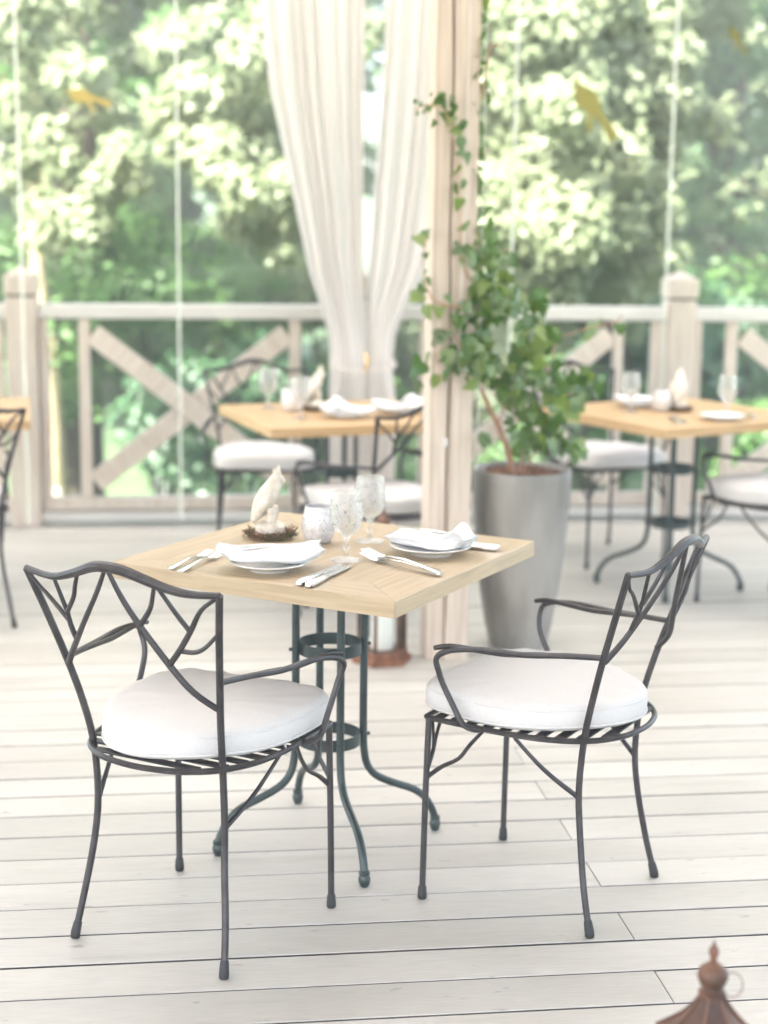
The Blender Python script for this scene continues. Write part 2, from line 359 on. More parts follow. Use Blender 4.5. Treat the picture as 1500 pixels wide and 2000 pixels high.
T0, PITCHB = 2.948-.1445*14, .14475   # board rows
deck = MB().box((0, 0, 0), (15, 12, .04), M=Matrix.Translation(BW(-1.5, 1.9, -.062)) @ Matrix.Rotation(BA, 4, 'Z')).obj('deck_floor', 'substructure')
tag(deck, 'raised terrace deck of painted boards', kind='structure')
fas = MB().box((0, 0, 0), (15, .04, 1.1), M=Matrix.Translation(BW(-1.5, 8.42, -.6)) @ Matrix.Rotation(BA, 4, 'Z')).obj('fascia_board', 'white_timber', deck)
rb = random.Random(3)
NB = 60
for i in range(-2, NB):
    t0 = T0+i*PITCHB; t1 = t0+PITCHB
    if t1 > 8.42: break
    gap = rb.choice([.0035, .005, .0065, .0085])
    k = i-14
    js = []
    if k % 2 == 0: js = [.985]
    else: js = [rb.uniform(-3.2, -2.2), 3.4]
    if k % 2 == 0: js = [-2.9+rb.uniform(-.2, .2)] + js
    ends = [-8.0]+js+[5.6]
    for a, b_ in zip(ends[:-1], ends[1:]):
        if t1 < 1.2 and (b_ < -3): continue
        g2 = .0009; L = b_-a-2*g2; W = PITCHB-gap
        mb = MB(); h = .028; c = .0018
        prof = [(-W/2, -h), (W/2, -h), (W/2, -c), (W/2-c*.35, -c*.35), (W/2-c, 0), (-W/2+c, 0), (-W/2+c*.35, -c*.35), (-W/2, -c)]
        n = 8
        V = [(x, y, z) for x in (-L/2, -L/2+.0015, L/2-.0015, L/2) for y, z in prof]
        V = [(x, y, z-(.0015 if abs(abs(x)-L/2) < 1e-6 and z > -.02 else 0)) for x, y, z in V]
        F = [tuple(range(n-1, -1, -1)), tuple(range(3*n, 4*n))]
        for q in range(3):
            for j in range(n): F.append((q*n+j, q*n+(j+1) % n, (q+1)*n+(j+1) % n, (q+1)*n+j))
        mb.add(V, F)
        o = mb.obj('floor_board', 'deck_paint', deck, smooth=False)
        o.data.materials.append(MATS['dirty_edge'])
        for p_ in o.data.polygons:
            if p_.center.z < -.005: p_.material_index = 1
        o.location = BW((a+b_)/2, (t0+t1)/2, rb.uniform(-.0012, .0004)); o.rotation_euler = (rb.uniform(-.002, .002), 0, BA)

# unseen canvas roof added to spread soft light over the deck, with beam
rfm = MB()
for j in range(12):
    for i in range(14):
        x = -8.45+14.5*i/13; y = 4.5+4.5*j/11; rfm.v.append((x, y, 3.45+.18*math.cos(i*1.45)*math.sin(j*.6)))
for j in range(11):
    for i in range(13): a = j*14+i; rfm.f.append((a, a+1, a+15, a+14))
rf = rfm.obj('canopy_roof', 'roof_canvas'); tag(rf, 'white canvas canopy stretched over the terrace', kind='structure')
MB().box((0, 0, 0), (13.5, .12, .2), M=Matrix.Translation(BW(-.8, 8.0, 3.155)) @ Matrix.Rotation(BA, 4, 'Z')).obj('roof_beam', 'white_timber', rf)

pr_ = MB().box((-1.2, 1.2, 3.52), (14.5, 6.5, .14)).obj('porch_roof', 'white_timber', smooth=False); tag(pr_, 'boarded porch roof joining the canopy near the viewpoint', kind='structure')  # unseen slab added to cut the overhead light near the camera
# ------------------------------------------------------------------ railing
def rail_section(root, o_st, dirang, items, L0, L1, zt=1.095):
    """items: list of ('u', s, width) uprights, ('x', s0, s1) braces ; s along the rail"""
    M0 = Matrix.Translation(Vector((o_st[0], o_st[1], 0))) @ Matrix.Rotation(dirang, 4, 'Z')
    def B(name, c, d, mat='white_timber', bev=.005, rot=0):
        T = M0 @ Matrix.Translation(Vector(c)) @ Matrix.Rotation(rot, 4, 'Y')
        o = MB().box((0, 0, 0), d, bev=bev).obj(name, mat, root, sharp=30)
        o.matrix_local = T; return o
    B('top_rail', ((L0+L1)/2, 0, zt-.035), (L1-L0, .10, .07), 'rail_paint', .008)
    B('bottom_rail', ((L0+L1)/2, 0, .105), (L1-L0, .07, .06), 'white_timber')
    B('base_beam', ((L0+L1)/2, -.01, .045), (L1-L0, .09, .045), 'rail_paint')
    for it in items:
        if it[0] == 'u': B('baluster', (it[1], 0, (zt-.07+.135)/2), (it[2], .05, zt-.07-.137))
        if it[0] == 'x':
            a, b = it[1], it[2]; z0, z1 = .15, zt-.085; Lx = b-a; wd = .105
            an = math.atan2(z1-z0-wd, Lx); ln = math.hypot(Lx, z1-z0-wd)-.02
            B('brace', ((a+b)/2, .006, (z0+z1)/2), (ln, .036, wd), bev=.004, rot=-an)
            B('brace', ((a+b)/2, -.031, (z0+z1)/2), (ln, .034, wd), bev=.004, rot=an)
def rail_post(root, st, ang, z=1.13):
    o = MB().box((0, 0, z/2), (.148, .148, z), bev=.006).obj('post', 'white_timber', root, sharp=30)
    o.location = (st.x, st.y, 0); o.rotation_euler = (0, 0, ang)
    cp = MB(); cp.box((0, 0, z+.059), (.158, .158, .095), bev=.006); h = .079
    cp.v += [(-h+.006, -h+.006, z+.107), (h-.006, -h+.006, z+.107), (h-.006, h-.006, z+.107), (-h+.006, h-.006, z+.107), (0, 0, z+.148)]
    b = len(cp.v)-5; cp.f += [(b, b+1, b+4), (b+1, b+2, b+4), (b+2, b+3, b+4), (b+3, b, b+4)]
    cp.obj('post_cap', 'white_timber', o, sharp=30)
    MB().box((0, 0, z+.005), (.136, .136, .014)).obj('collar', 'substructure', o)
    return o
P0 = Vector((-1.775, 7.965, 0)); rdir = Vector((cb, sb, 0))
rail = empty('deck_railing', P0); rail.location = (0, 0, 0)
tag(rail, 'long white wooden railing with crossed braces between the left post and the corner post', 'railing', 'railings at the deck edge')
PX = lambda s: P0+rdir*s
SP, SM = 3.30, 1.66
rail_post(rail, PX(0), BA); rail_post(rail, PX(SM), BA); rail_post(rail, PX(SP), BA)
rail_section(rail, P0, BA, [('u', .10, .045), ('u', .295, .055), ('x', .33, 1.30), ('u', 1.33, .055), ('u', 1.53, .05)], .075, SM-.075)
rail_section(rail, P0, BA, [('u', SM+.13, .05), ('u', SM+.33, .055), ('x', SM+.37, SP-.345), ('u', SP-.315, .05), ('u', SP-.115, .05)], SM+.075, SP-.075)
rail_section(rail, P0, BA, [('u', -.12, .05)], -1.6, -.075)
rail2 = empty('deck_railing'); tag(rail2, 'short white wooden railing running out of view right of the corner post', 'railing', 'railings at the deck edge')
P1 = PX(SP); rail_section(rail2, P1, -.03, [('u', .105, .035), ('u', .275, .06), ('x', .32, 1.3), ('u', 1.33, .055)], .077, 2.2)

# ------------------------------------------------------------------ frameless glass panels with bird decals
GS = [-1.73-.0, -.996, -.19, .619, 1.402]
GP = [Vector((x, 7.80+.128*(x+1.73), 0)) for x in (-2.53, -1.729, -.996, -.19, .619, 1.40)]
glab = ['frameless clear glass panel at the left edge of the view', 'frameless clear glass panel above the left half of the crossed railing', 'clear glass panel between the two thin seams left of the curtain',
        'clear glass panel directly behind the tied curtain', 'clear glass panel with the yellow bird on it']
for i in range(5):
    a, b = GP[i], GP[i+1]; d = (b-a); L = d.length; ang = math.atan2(d.y, d.x)
    gp = empty('glass_panel', (a+b)/2, ang)
    tag(gp, glab[i], 'glass panel', 'glass panels inside the railing')
    MB().box((0, 0, 1.52), (L-.022, .010, 2.96)).obj('pane', 'clear_pane', gp, smooth=False)
    MB().box((L/2-.006, 0, 1.52), (.011, .011, 2.96)).obj('edge_seal', 'glass_edge', gp, smooth=False)
    MB().box((0, 0, .008), (L, .022, .014)).obj('floor_track', 'deck_paint', gp, smooth=False)
def bird_decal(pos, size, ang, mat, label, flip=1):
    # bird in flight seen as a flat sticker: head, body, wing, tail
    poly = [(-.50, .42), (-.46, .34), (-.44, .22), (-.42, .08), (-.32, -.03), (-.18, -.07), (-.08, -.10), (-.10, -.22), (-.04, -.40), (.02, -.46), (.03, -.30), (.02, -.16), (.08, -.14), (.22, -.26), (.34, -.42), (.42, -.52), (.56, -.36), (.36, -.18), (.16, -.02), (.10, .06), (.05, .18), (-.06, .28), (-.22, .34), (-.36, .36), (-.44, .42), (-.48, .47)]
    mb = MB(); mb.prism([(x*size*flip, y*size) for x, y in poly] if flip > 0 else [(x*size*flip, y*size) for x, y in poly][::-1], 0, .0015)
    o = mb.obj('bird_decal', mat, smooth=False); o.rotation_euler = (pi/2, ang, BA); o.location = pos
    tag(o, label, 'decal', 'bird stickers on the glass'); return o
def gl(x, z): return Vector((x, 7.80+.128*(x+1.73)-.008, z))
bird_decal(gl(1.00, 2.06), .27, .22, 'decal_yellow', 'larger mustard yellow bird silhouette on the glass above the potted ivy')
bird_decal(gl(1.70, 2.40), .125, .25, 'decal_yellow', 'small mustard bird silhouette at the upper right of the glass')
bird_decal(gl(-1.41, 2.065), .165, -.42, 'decal_orange', 'orange bird silhouette on the glass before the left maple', 1)
# panel right of the corner post
gp = empty('glass_panel', (1.9, 8.2, 0), -.03); tag(gp, 'clear glass panel right of the corner post', 'glass panel', 'glass panels inside the railing')
MB().box((0, 0, 1.53), (.95, .010, 2.94)).obj('pane', 'clear_pane', gp, smooth=False)
MB().box((0, 0, .008), (.97, .022, .014)).obj('floor_track', 'deck_paint', gp, smooth=False)

# ------------------------------------------------------------------ the big post with its long crack
def big_post():
    W, H = .152, 3.255; mb = MB(); zs = [0]+[H*k/26 for k in range(1, 27)]
    n = None; rows = []
    for z in zs:
        u = -.012+.004*math.sin(z*2.1)+.003*math.sin(z*7.3); wd = (.0015+.005*math.exp(-((z-.75)/.5)**2)+.0015*math.sin(z*5)**2+.002*math.exp(-((z-2.2)/.6)**2)); h = W/2; c = .007
        dep = .028
        rows.append([(-h, h-c), (-h, -h+c), (-h+c*.3, -h+c*.3), (-h+c, -h), (u-wd-.002, -h), (u-wd, -h+.003), (u, -h+dep), (u+wd, -h+.003), (u+wd+.002, -h), (h-c, -h), (h-c*.3, -h+c*.3), (h, -h+c), (h, h-c), (h-c, h), (-h+c, h)])
    n = len(rows[0])
    for z, r_ in zip(zs, rows): mb.v += [(x, y, z) for x, y in r_]
    for k in range(len(zs)-1):
        for j in range(n): mb.f.append((k*n+j, k*n+(j+1) % n, (k+1)*n+(j+1) % n, (k+1)*n+j))
    mb.f.append(tuple(range(n-1, -1, -1))); mb.f.append(tuple(len(mb.v)-n+k for k in range(n)))
    o = mb.obj('timber_post', 'post_timber', sharp=25)
    tag(o, 'tall pinkish timber post with a long dark crack, beside the concrete planter', 'post')
    b = MB(); b.box((-.02, -W/2-.006, .78), (.018, .012, .03), bev=.003)
    b.obj('bracket', 'wire_grey', o)
    return o
bp_ = big_post(); bp_.location = (.218, 5.655, 0); bp_.rotation_euler = (0, 0, BA)
cd = MB().tube([(.262, 5.555, 3.25), (.262, 5.553, 1.6), (.245, 5.55, 1.05)], .0025, 6, smooth=1).obj('support_wire', 'wire_grey'); tag(cd, 'pale vertical cord hanging down the front of the timber post', 'cord')
cd = MB().tube([(.322, 5.60, 3.25), (.322, 5.60, .68)], .0018, 6, smooth=1).obj('support_wire', 'wire_grey'); tag(cd, 'thin wire right of the timber post that the vine climbs', 'wire')

# ------------------------------------------------------------------ curtain
def curtain():
    root = empty('curtain', (-.1, 7.72, 0)); tag(root, 'pair of long cream curtains tied together and falling to the deck', 'curtain')
    f = 3176.3/7.72
    def X(px): return px
    # key rows: z, left edge x, right edge x (world), per panel
    def rows(side):
        if side < 0: return [(3.0, -.68, -.135), (2.55, -.60, -.118), (2.1, -.545, -.118), (1.7, -.455, -.115), (1.3, -.37, -.112), (1.08, -.30, -.10), (.98, -.275, -.09), (.83, -.262, -.085), (.68, -.272, -.09), (.4, -.262, -.08), (.1, -.24, -.08), (.012, -.24, -.08)]
        return [(3.0, -.005, .36), (2.55, -.01, .31), (2.1, -.035, .29), (1.7, -.062, .26), (1.3, -.085, .19), (1.08, -.095, .08), (.98, -.09, .045), (.83, -.085, .03), (.68, -.09, .05), (.4, -.08, .05), (.1, -.08, .045), (.012, -.08, .045)]
    for side in (-1, 1):
        K = rows(side); NU, NZ = 110, 60; mb = MB(); nf = 7 if side < 0 else 5
        zs = np.linspace(3.0, .012, NZ)
        kz = np.array([k[0] for k in K])[::-1]; kl = np.array([k[1] for k in K])[::-1]; kr = np.array([k[2] for k in K])[::-1]
        ph = NR.rand(8)*6.28
        for z in zs:
            l_ = np.interp(z, kz, kl); r_ = np.interp(z, kz, kr); wd = r_-l_
            tie = math.exp(-((z-.9)/.22)**2)
            amp = (.008+.021*min(1, wd/.45))*(1-.55*tie)
            for u in np.linspace(0, 1, NU):
                uu = u+.035*math.sin(2*pi*u*2+ph[0])+.02*math.sin(2*pi*u*5+ph[1]+z*.7)
                y = amp*(math.sin(2*pi*nf*uu+ph[2]+.25*math.sin(z*1.3))+.35*math.sin(2*pi*nf*2.1*uu+ph[3]+z*.4))
                y += .05*tie*(4*(u-.5)**2)*1. + (.02*math.sin(z*5+u*9)*math.exp(-((z-.6)/.3)**2))*.5
                mb.v.append((l_+wd*u+.1, y+.012*side, z))
        for j in range(NZ-1):
            for i in range(NU-1): a = j*NU+i; mb.f.append((a, a+1, a+1+NU, a+NU))
        mb.obj('curtain_panel', 'curtain_linen', root, sharp=180)
    tb = MB()
    pts = [(.0+.155*math.cos(a)-.008, .062*math.sin(a), .845+.03*math.sin(a)) for a in np.linspace(0, 2*pi, 24)]
    tb.tube(pts, .006, 8, cap=False, smooth=1); tb.obj('tieback', 'curtain_linen', root)
    hk = MB().tube([(.0, -.085, .90), (.012, -.10, .87), (.006, -.10, .83), (-.008, -.09, .82)], .008, 8); hk.obj('hook', 'brass', root)
curtain()
cr_ = MB().tube([BW(-2.2, 7.78, 3.02), BW(2.2, 7.78, 3.02)], .015, 10, smooth=1).obj('curtain_rod', 'wire_grey'); tag(cr_, 'metal rod above the glass that carries the curtain', 'curtain rod')

# ================================================================== CHAIR
def ring_pts(scale=1., z=.4376):
    half = [(.0, .205), (.12, .206), (.195, .207), (.207, .197), (.212, .15), (.216, .08), (.218, 0), (.210, -.08), (.190, -.14), (.155, -.19), (.10, -.226), (.05, -.24), (0, -.245)]
    p = half+[(-x, y) for x, y in half[-2:0:-1]]
    return [(x*scale, y*scale, z) for x, y in p]
def make_chair():
    r = empty('armchair')
    tag(r, 'x', 'chair')
    I = 'iron'
    for s in (-1, 1):
        o = MB().tube([(s*.211, .205, .012), (s*.209, .202, .25), (s*.206, .198, .437)], .0076, 8, smooth=2).obj('leg', I, r)
        MB().lathe([(.009, 0), (.0108, .003), (.0108, .012), (.0094, .030), (.0076, .032)], 12, (s*.211, .205, 0)).obj('rubber_foot', 'rubber', o)
        o = MB().tube([(s*.194, -.207, .012), (s*.184, -.186, .10), (s*.169, -.166, .22), (s*.164, -.157, .32), (s*.166, -.166, .439), (s*.176, -.187, .535), (s*.193, -.214, .63), (s*.215, -.248, .735), (s*.239, -.2816, .8347)], .0078, 8).obj('leg', I, r)
        MB().tube([(s*.1945, -.2085, .0), (s*.1943, -.208, .004), (s*.1938, -.2065, .014), (s*.1915, -.2015, .034), (s*.191, -.2005, .037)], [.0095, .0108, .0108, .0095, .0076], 12, smooth=1).obj('rubber_foot', 'rubber', o)
        # armrest of two rods that part and rejoin, with its bent support
        a = MB(); a.tube([(s*.192, -.212, .636), (s*.212, -.13, .633), (s*.236, -.05, .628), (s*.250, .03, .630), (s*.262, .10, .624), (s*.270, .135, .612), (s*.272, .147, .596), (s*.262, .146, .570), (s*.256, .138, .54), (s*.252, .112, .49), (s*.25, .088, .452), (s*.236, .066, .440), (s*.217, .06, .437)], .0068, 8)
        ao = a.obj('armrest', I, r)
        MB().tube([(s*.200, -.17, .634), (s*.218, -.08, .629), (s*.234, -.01, .623), (s*.246, .06, .625), (s*.254, .12, .627), (s*.262, .158, .619)], [.0045, .0062, .0066, .0066, .0064, .0055], 8).obj('arm_rod', I, ao)
        # twig braces
        b = MB(); b.tube([(s*.205, .200, .295), (s*.200, .165, .325), (s*.196, .125, .35), (s*.192, .10, .385), (s*.205, .06, .43)], [.0062, .0055, .005, .0048, .0045], 6); b.obj('brace', I, r)
        b = MB(); b.tube([(s*.206, .2, .315), (s*.185, .198, .35), (s*.165, .2, .385), (s*.135, .2, .43)], [.0058, .005, .0045, .004], 6)
        b.tube([(s*.182, .198, .355), (s*.18, .2, .39), (s*.185, .2, .43)], .0038, 6); b.obj('brace', I, r)
        b = MB(); b.tube([(s*.165, -.156, .305), (s*.182, -.11, .34), (s*.195, -.07, .375), (s*.212, -.02, .43)], [.0062, .0055, .005, .0045], 6); b.obj('brace', I, r)
    MB().tube(ring_pts()+[ring_pts()[0]], .0066, 8, cap=False, smooth=3).obj('seat_ring', I, r)
    def half(y):
        p = ring_pts(); best = 0
        for i in range(len(p)//2):
            (x0, y0, _), (x1, y1, _) = p[i], p[i+1]
            if (y0-y)*(y1-y) <= 0 and abs(y0-y1) > 1e-6: best = max(best, x0+(x1-x0)*(y0-y)/(y0-y1))
        return best
    for k in range(10):
        y = .175-.042*k; h = half(y)-.004
        MB().box((0, y, .4405), (2*h, .024, .004), bev=.001).obj('slat', I, r)
    rail = [(-.239, -.2816, .8347), (-.16, -.297, .829), (-.095, -.311, .846), (-.036, -.322, .868), (-.0, -.325, .872), (.036, -.322, .869), (.081, -.315, .856), (.12, -.306, .843), (.16, -.297, .834), (.195, -.289, .832), (.239, -.2816, .8347)]
    MB().tube(rail, [.007, .0075, .009, .011, .0115, .0115, .011, .010, .009, .0075, .007], 8).obj('top_rail', I, r)
    br = {'A': ([(-.188, -.215, .625), (-.150, -.243, .67), (-.091, -.278, .745), (-.04, -.304, .812), (-.005, -.321, .868)], [.0075, .0068, .006, .0055, .0045]),
          'A1': ([(-.135, -.252, .69), (-.139, -.266, .724), (-.139, -.277, .758)], [.006, .0055, .005]),
          'A2': ([(-.139, -.268, .732), (-.185, -.274, .778), (-.212, -.275, .80), (-.237, -.2816, .83)], [.0055, .0045, .004, .004]),
          'A3': ([(-.139, -.277, .756), (-.148, -.286, .792), (-.156, -.296, .828)], [.005, .0045, .004]),
          'A4': ([(-.139, -.277, .752), (-.110, -.291, .790), (-.096, -.302, .82), (-.080, -.313, .850)], [.0055, .005, .0045, .004]),
          'B': ([(.178, -.195, .572), (.143, -.235, .615), (.103, -.257, .669), (.05, -.286, .753), (.021, -.304, .809), (-.001, -.321, .868)], [.0068, .0068, .0072, .0065, .006, .0045]),
          'B1': ([(.050, -.286, .750), (.072, -.292, .775), (.088, -.297, .80), (.105, -.309, .847)], [.006, .006, .005, .004]),
          'B2': ([(.104, -.258, .673), (.135, -.266, .71), (.164, -.271, .753), (.194, -.278, .80), (.236, -.2816, .831)], [.0068, .0066, .0062, .005, .004]),
          'B3': ([(.163, -.271, .750), (.140, -.285, .786), (.108, -.308, .845)], [.0055, .005, .004]),
          'B4': ([(.136, -.262, .705), (.165, -.258, .706), (.19, -.257, .72), (.213, -.250, .747)], [.0055, .005, .0045, .004])}
    for k, (p, rr) in br.items(): MB().tube(p, rr, 8, smooth=4).obj('branch', I, r)
    return r
chair = make_chair()

def cushion_mesh(seed):
    rs = np.random.RandomState(seed)
    out = []
    P = [Vector(p) for p in [(0, .232, 0), (.12, .233, 0), (.172, .226, 0), (.201, .203, 0), (.214, .16, 0), (.219, .09, 0), (.216, .0, 0), (.200, -.07, 0), (.172, -.125, 0), (.13, -.178, 0), (.085, -.212, 0), (.04, -.230, 0), (0, -.235, 0), (-.04, -.230, 0), (-.085, -.212, 0), (-.13, -.178, 0), (-.172, -.125, 0), (-.200, -.07, 0), (-.216, 0, 0), (-.219, .09, 0), (-.214, .16, 0), (-.201, .203, 0), (-.172, .226, 0), (-.12, .233, 0)]]
    m = MB(); N = 72
    # resample closed outline
    P.append(P[0]); L = [0]
    for a, b in zip(P[:-1], P[1:]): L.append(L[-1]+(b-a).length)
    def at(t):
        t *= L[-1]
        for i in range(len(P)-1):
            if L[i+1] >= t: return P[i].lerp(P[i+1], (t-L[i])/(L[i+1]-L[i]))
        return P[0]
    base = [at(k/N) for k in range(N)]
    sm = [(base[k-1]+base[k]*2+base[(k+1) % N])/4 for k in range(N)]
    T = .066; KZ = 1.0
    prof = [(0.0, .0), (.3, -.002), (.7, -.003), (.93, .0), (.975, .004), (1.0, .010), (1.012, .03), (1.010, .047), (.995, .0565), (.965, .0625), (.90, .066), (.7, .069), (.35, .070), (.12, .070), (0, .070)]
    a1, a2, a3 = rs.rand(3)*6.28
    V = []; 
    for s, z in prof:
        for k, b in enumerate(sm):
            th = 2*pi*k/N
            wv = 1+.007*math.sin(5*th+a1)*(s > .9)+.004*math.sin(13*th+a2)*(s > .9)+.004*math.sin(23*th+a3+z*90)*(s > .97)
            zz = z+((.0028*math.sin(b.x*s*26+a2)*math.cos(b.y*s*21+a3)+.0016*math.sin(b.x*s*70+b.y*s*38+a1)*math.sin(b.y*s*55+a3)+.0012*math.sin(th*17+a1)*(.5 < s < .97)) if z > .05 else 0)+(.0035*math.sin(3*th+a3) if s > .9 else 0)
            V.append((b.x*s*wv, b.y*s*wv, zz))
    F = []
    for i in range(len(prof)-1):
        for k in range(N): F.append((i*N+k, i*N+(k+1) % N, (i+1)*N+(k+1) % N, (i+1)*N+k))
    m.add(V, F)
    pip = []
    for z, s in ((.012, 1.004), (.050, 1.0)):
        q = MB(); q.tube([(b.x*s*(1+.007*math.sin(5*2*pi*k/N+a1)), b.y*s*(1+.007*math.sin(5*2*pi*k/N+a1)), z+.0035*math.sin(3*2*pi*k/N+a3)) for k, b in enumerate(sm)]+[(sm[0].x*s, sm[0].y*s, z)], .0032, 6, cap=False, smooth=1)
        pip.append(q)
    return m, pip
CU = []
for sd in (1, 2):
    m_, pp = cushion_mesh(sd); me = m_.mesh('seat_cushion', 'cushion_cotton'); CU.append((me, [q.mesh('piping', 'cushion_cotton') for q in pp]))
def put_cushion(chx, chy, a, label, k):
    me, pm = CU[k % 2]
    o = bpy.data.objects.new('seat_cushion', me); C.objects.link(o)
    o.location = (chx, chy, .447); o.rotation_euler = (0, 0, a+R.uniform(-.02, .02))
    tag(o, label, 'cushion', 'white seat cushions')
    for q in pm: p = bpy.data.objects.new('piping', q); C.objects.link(p); p.parent = o
    lp = MB().tube([(.205, .005, .004), (.213, .004, -.006), (.2165, .004, -.022), (.219, -.002, -.014), (.218, -.003, .006)], .0013, 5).obj('tie_loop', 'cushion_cotton', o)
    return o
CH = [(-.3922, 3.4086, -.4924, 'nearest iron armchair at left, its branch patterned back turned to the viewer', 'white cushion on the near left armchair'),
      (.383, 3.6225, 1.0417, 'iron armchair on the right of the front table, seen from its side', 'white cushion on the side-on armchair right of the front table'),
      (-.55, 7.20, 3.32, 'armchair behind the rear middle table, facing the viewer left of the curtain', 'white cushion under the left end of the rear middle table'),
      (-.035, 6.16, .72, 'armchair on the near side of the rear middle table, half hidden by the timber post', 'white cushion half hidden behind the timber post'),
      (1.0, 7.37, 3.62, 'armchair behind the right rear table, just right of the ivy planter', 'white cushion just right of the ivy foliage'),
      (1.576, 6.441, .56, 'armchair at the right edge of the view in front of the right rear table', 'white cushion at the right edge of the view'),
      (-1.653, 6.047, .45, 'armchair cut off by the left edge of the view', 'white cushion mostly outside the left edge of the view')]
for i, (x, y, a, lab, lab2) in enumerate(CH):
    place(chair, i == 0, (x, y, 0), a, lab, 'iron armchairs around the tables')
    put_cushion(x, y, a, lab2, i)

# ================================================================== TABLES
def make_table(S, mat='oak'):
    r = empty('table'); tag(r, 'x', 'table')
    h = S/2; bw = .125; zt, th = .75, .038
    for k in range(4):
        # mitred border board: trapezoid, grain along its own local x
        g_ = .0004
        poly = [(-h+g_, -h), (h-g_, -h), (h-bw-g_, -h+bw-g_), (-h+bw+g_, -h+bw-g_)]
        c = .0018
        m = MB(); n = 4
        inn = [(-h+g_+c, -h+c), (h-g_-c, -h+c), (h-bw-g_, -h+bw-g_), (-h+bw+g_, -h+bw-g_)]
        V = [(x, y, zt-th) for x, y in poly]+[(x, y, zt-c) for x, y in poly]+[(x, y, zt) for x, y in inn]
        F = [(3, 2, 1, 0), (8, 9, 10, 11)]+[(i, (i+1) % 4, 4+(i+1) % 4, 4+i) for i in range(4)]+[(4+i, 4+(i+1) % 4, 8+(i+1) % 4, 8+i) for i in range(4)]
        m.add(V, F); o = m.obj('border_board', mat, r, smooth=False); o.rotation_euler = (0, 0, k*pi/2)
    q = h-bw-.0004; nb = 4; w_ = 2*q/nb
    for k in range(nb):
        MB().box((0, -q+w_*(k+.5), zt-th/2), (2*q, w_-.0003, th-.0004)).obj('top_board', mat, r, smooth=False)
    G = 'green_iron'
    pr = [(.088, .70), (.088, .5), (.088, .30), (.092, .225), (.105, .185), (.133, .158), (.184, .134), (.222, .118), (.253, .095), (.275, .06), (.285, .03), (.285, .02)]
    for k in range(4):
        a = k*pi/2+pi/4+.04; c_, s_ = math.cos(a), math.sin(a)
        o = MB().tube([(x*c_, x*s_, z) for x, z in pr], .0098, 10, smooth=3).obj('leg', G, r)
        MB().lathe([(.009, 0), (.0115, .004), (.0145, .014), (.015, .02), (.012, .028), (.0135, .031), (.0135, .036), (.010, .04)], 14, (.285*c_, .285*s_, .0)).obj('foot', G, o)
        for z in (.277, .510): MB().tube([(.095*c_, .095*s_, z), (.105*c_, .105*s_, z)], .0045, 8, smooth=1).obj('bolt', G, o)
        L = .26
        MB().box((0, 0, 0), (L, .03, .006), bev=.001, M=Matrix.Rotation(a, 4, 'Z') @ Matrix.Translation((L/2+.02, 0, .703))).obj('top_bracket', G, r)
        MB().lathe([(.0, 0), (.028, 0), (.03, .003), (.03, .008), (0, .008)], 16, ((L+.02)*c_, (L+.02)*s_, .7035)).obj('bracket_pad', G, r)
    for z in (.262, .495):
        MB().lathe([(.0745, 0), (.0775, 0), (.0775, .03), (.0745, .03), (.0745, 0)], 32, (0, 0, z), cap=False).obj('ring', G, r)
    return r
TA = .2923-pi/4   # side direction
tb1 = make_table(.7529); tb1.location = (-.1284, 3.8781, 0); tb1.rotation_euler = (0, 0, .2923+pi/4)
tb1['label'] = 'square oak table on green iron legs, in front and in focus'; tb1['group'] = 'square oak tables'
tp = make_table(.78, 'oak_orange')
TB = [((-.2, 6.585, 0), math.radians(20.5), 'oak table behind the front one, before the tied curtain'), ((1.215, 6.77, 0), math.radians(31), 'oak table at right beyond the planter'), ((-1.835, 6.53, 0), math.radians(12.4), 'oak table cut off by the left edge of the view')]
for i, (l_, a, lab) in enumerate(TB): place(tp, i == 0, l_, a, lab, 'square oak tables').scale = [(1, 1, 1), (1.06, 1.06, 1), (1, 1, 1)][i]

# ================================================================== TABLEWARE
ZT = .7502
def flat_path(pts, ws, th, name, mat, parent=None):
    """thin blade following pts (x,y,z) with half widths ws and half thickness th list"""
    m = MB(); n = len(pts); V = []
    for i, p in enumerate(pts):
        p = Vector(p); t = (Vector(pts[min(i+1, n-1)])-Vector(pts[max(i-1, 0)])).normalized(); sd = Vector((0, 1, 0)); nn = t.cross(sd)*-1
        nn = sd.cross(t).normalized()*-1
        w_, h_ = ws[i], th[i]
        for a in range(8):
            A = 2*pi*(a+.5)/8; V.append(p+sd*(w_*math.cos(A)*1.05)+nn*(h_*math.sin(A)*1.1))
    F = []
    for i in range(n-1):
        for k in range(8): F.append((i*8+k, i*8+(k+1) % 8, (i+1)*8+(k+1) % 8, (i+1)*8+k))
    F.append(tuple(range(7, -1, -1))); F.append(tuple((n-1)*8+k for k in range(8)))
    m.add(V, F); return m.obj(name, mat, parent)
def make_fork():
    r = flat_path([(0, 0, .004), (.012, 0, .005), (.05, 0, .008), (.09, 0, .011), (.125, 0, .009), (.138, 0, .006), (.155, 0, .005)], [.007, .009, .006, .0038, .0035, .009, .0115], [.002, .0025, .0025, .002, .002, .0012, .001], 'fork', 'steel')
    for k in range(4):
        y = -.009+.006*k
        MB().tube([(.152, y, .005), (.17, y, .006), (.198, y*.95, .012)], [.0018, .0017, .0009], 6).obj('tine', 'steel', r)
    return r
def make_knife():
    r = flat_path([(0, 0, .006), (.006, 0, .006), (.04, 0, .006), (.08, 0, .006), (.088, 0, .006)], [.006, .009, .0095, .0075, .006], [.004, .006, .006, .005, .004], 'knife', 'steel')
    flat_path([(.085, 0, .006), (.10, .001, .005), (.17, .001, .004), (.195, .002, .003), (.205, .004, .003)], [.006, .009, .0095, .007, .002], [.002, .001, .0008, .0007, .0005], 'blade', 'steel', r)
    return r
fork = make_fork(); tag(fork, 'x', 'fork'); knife = make_knife(); tag(knife, 'x', 'knife')
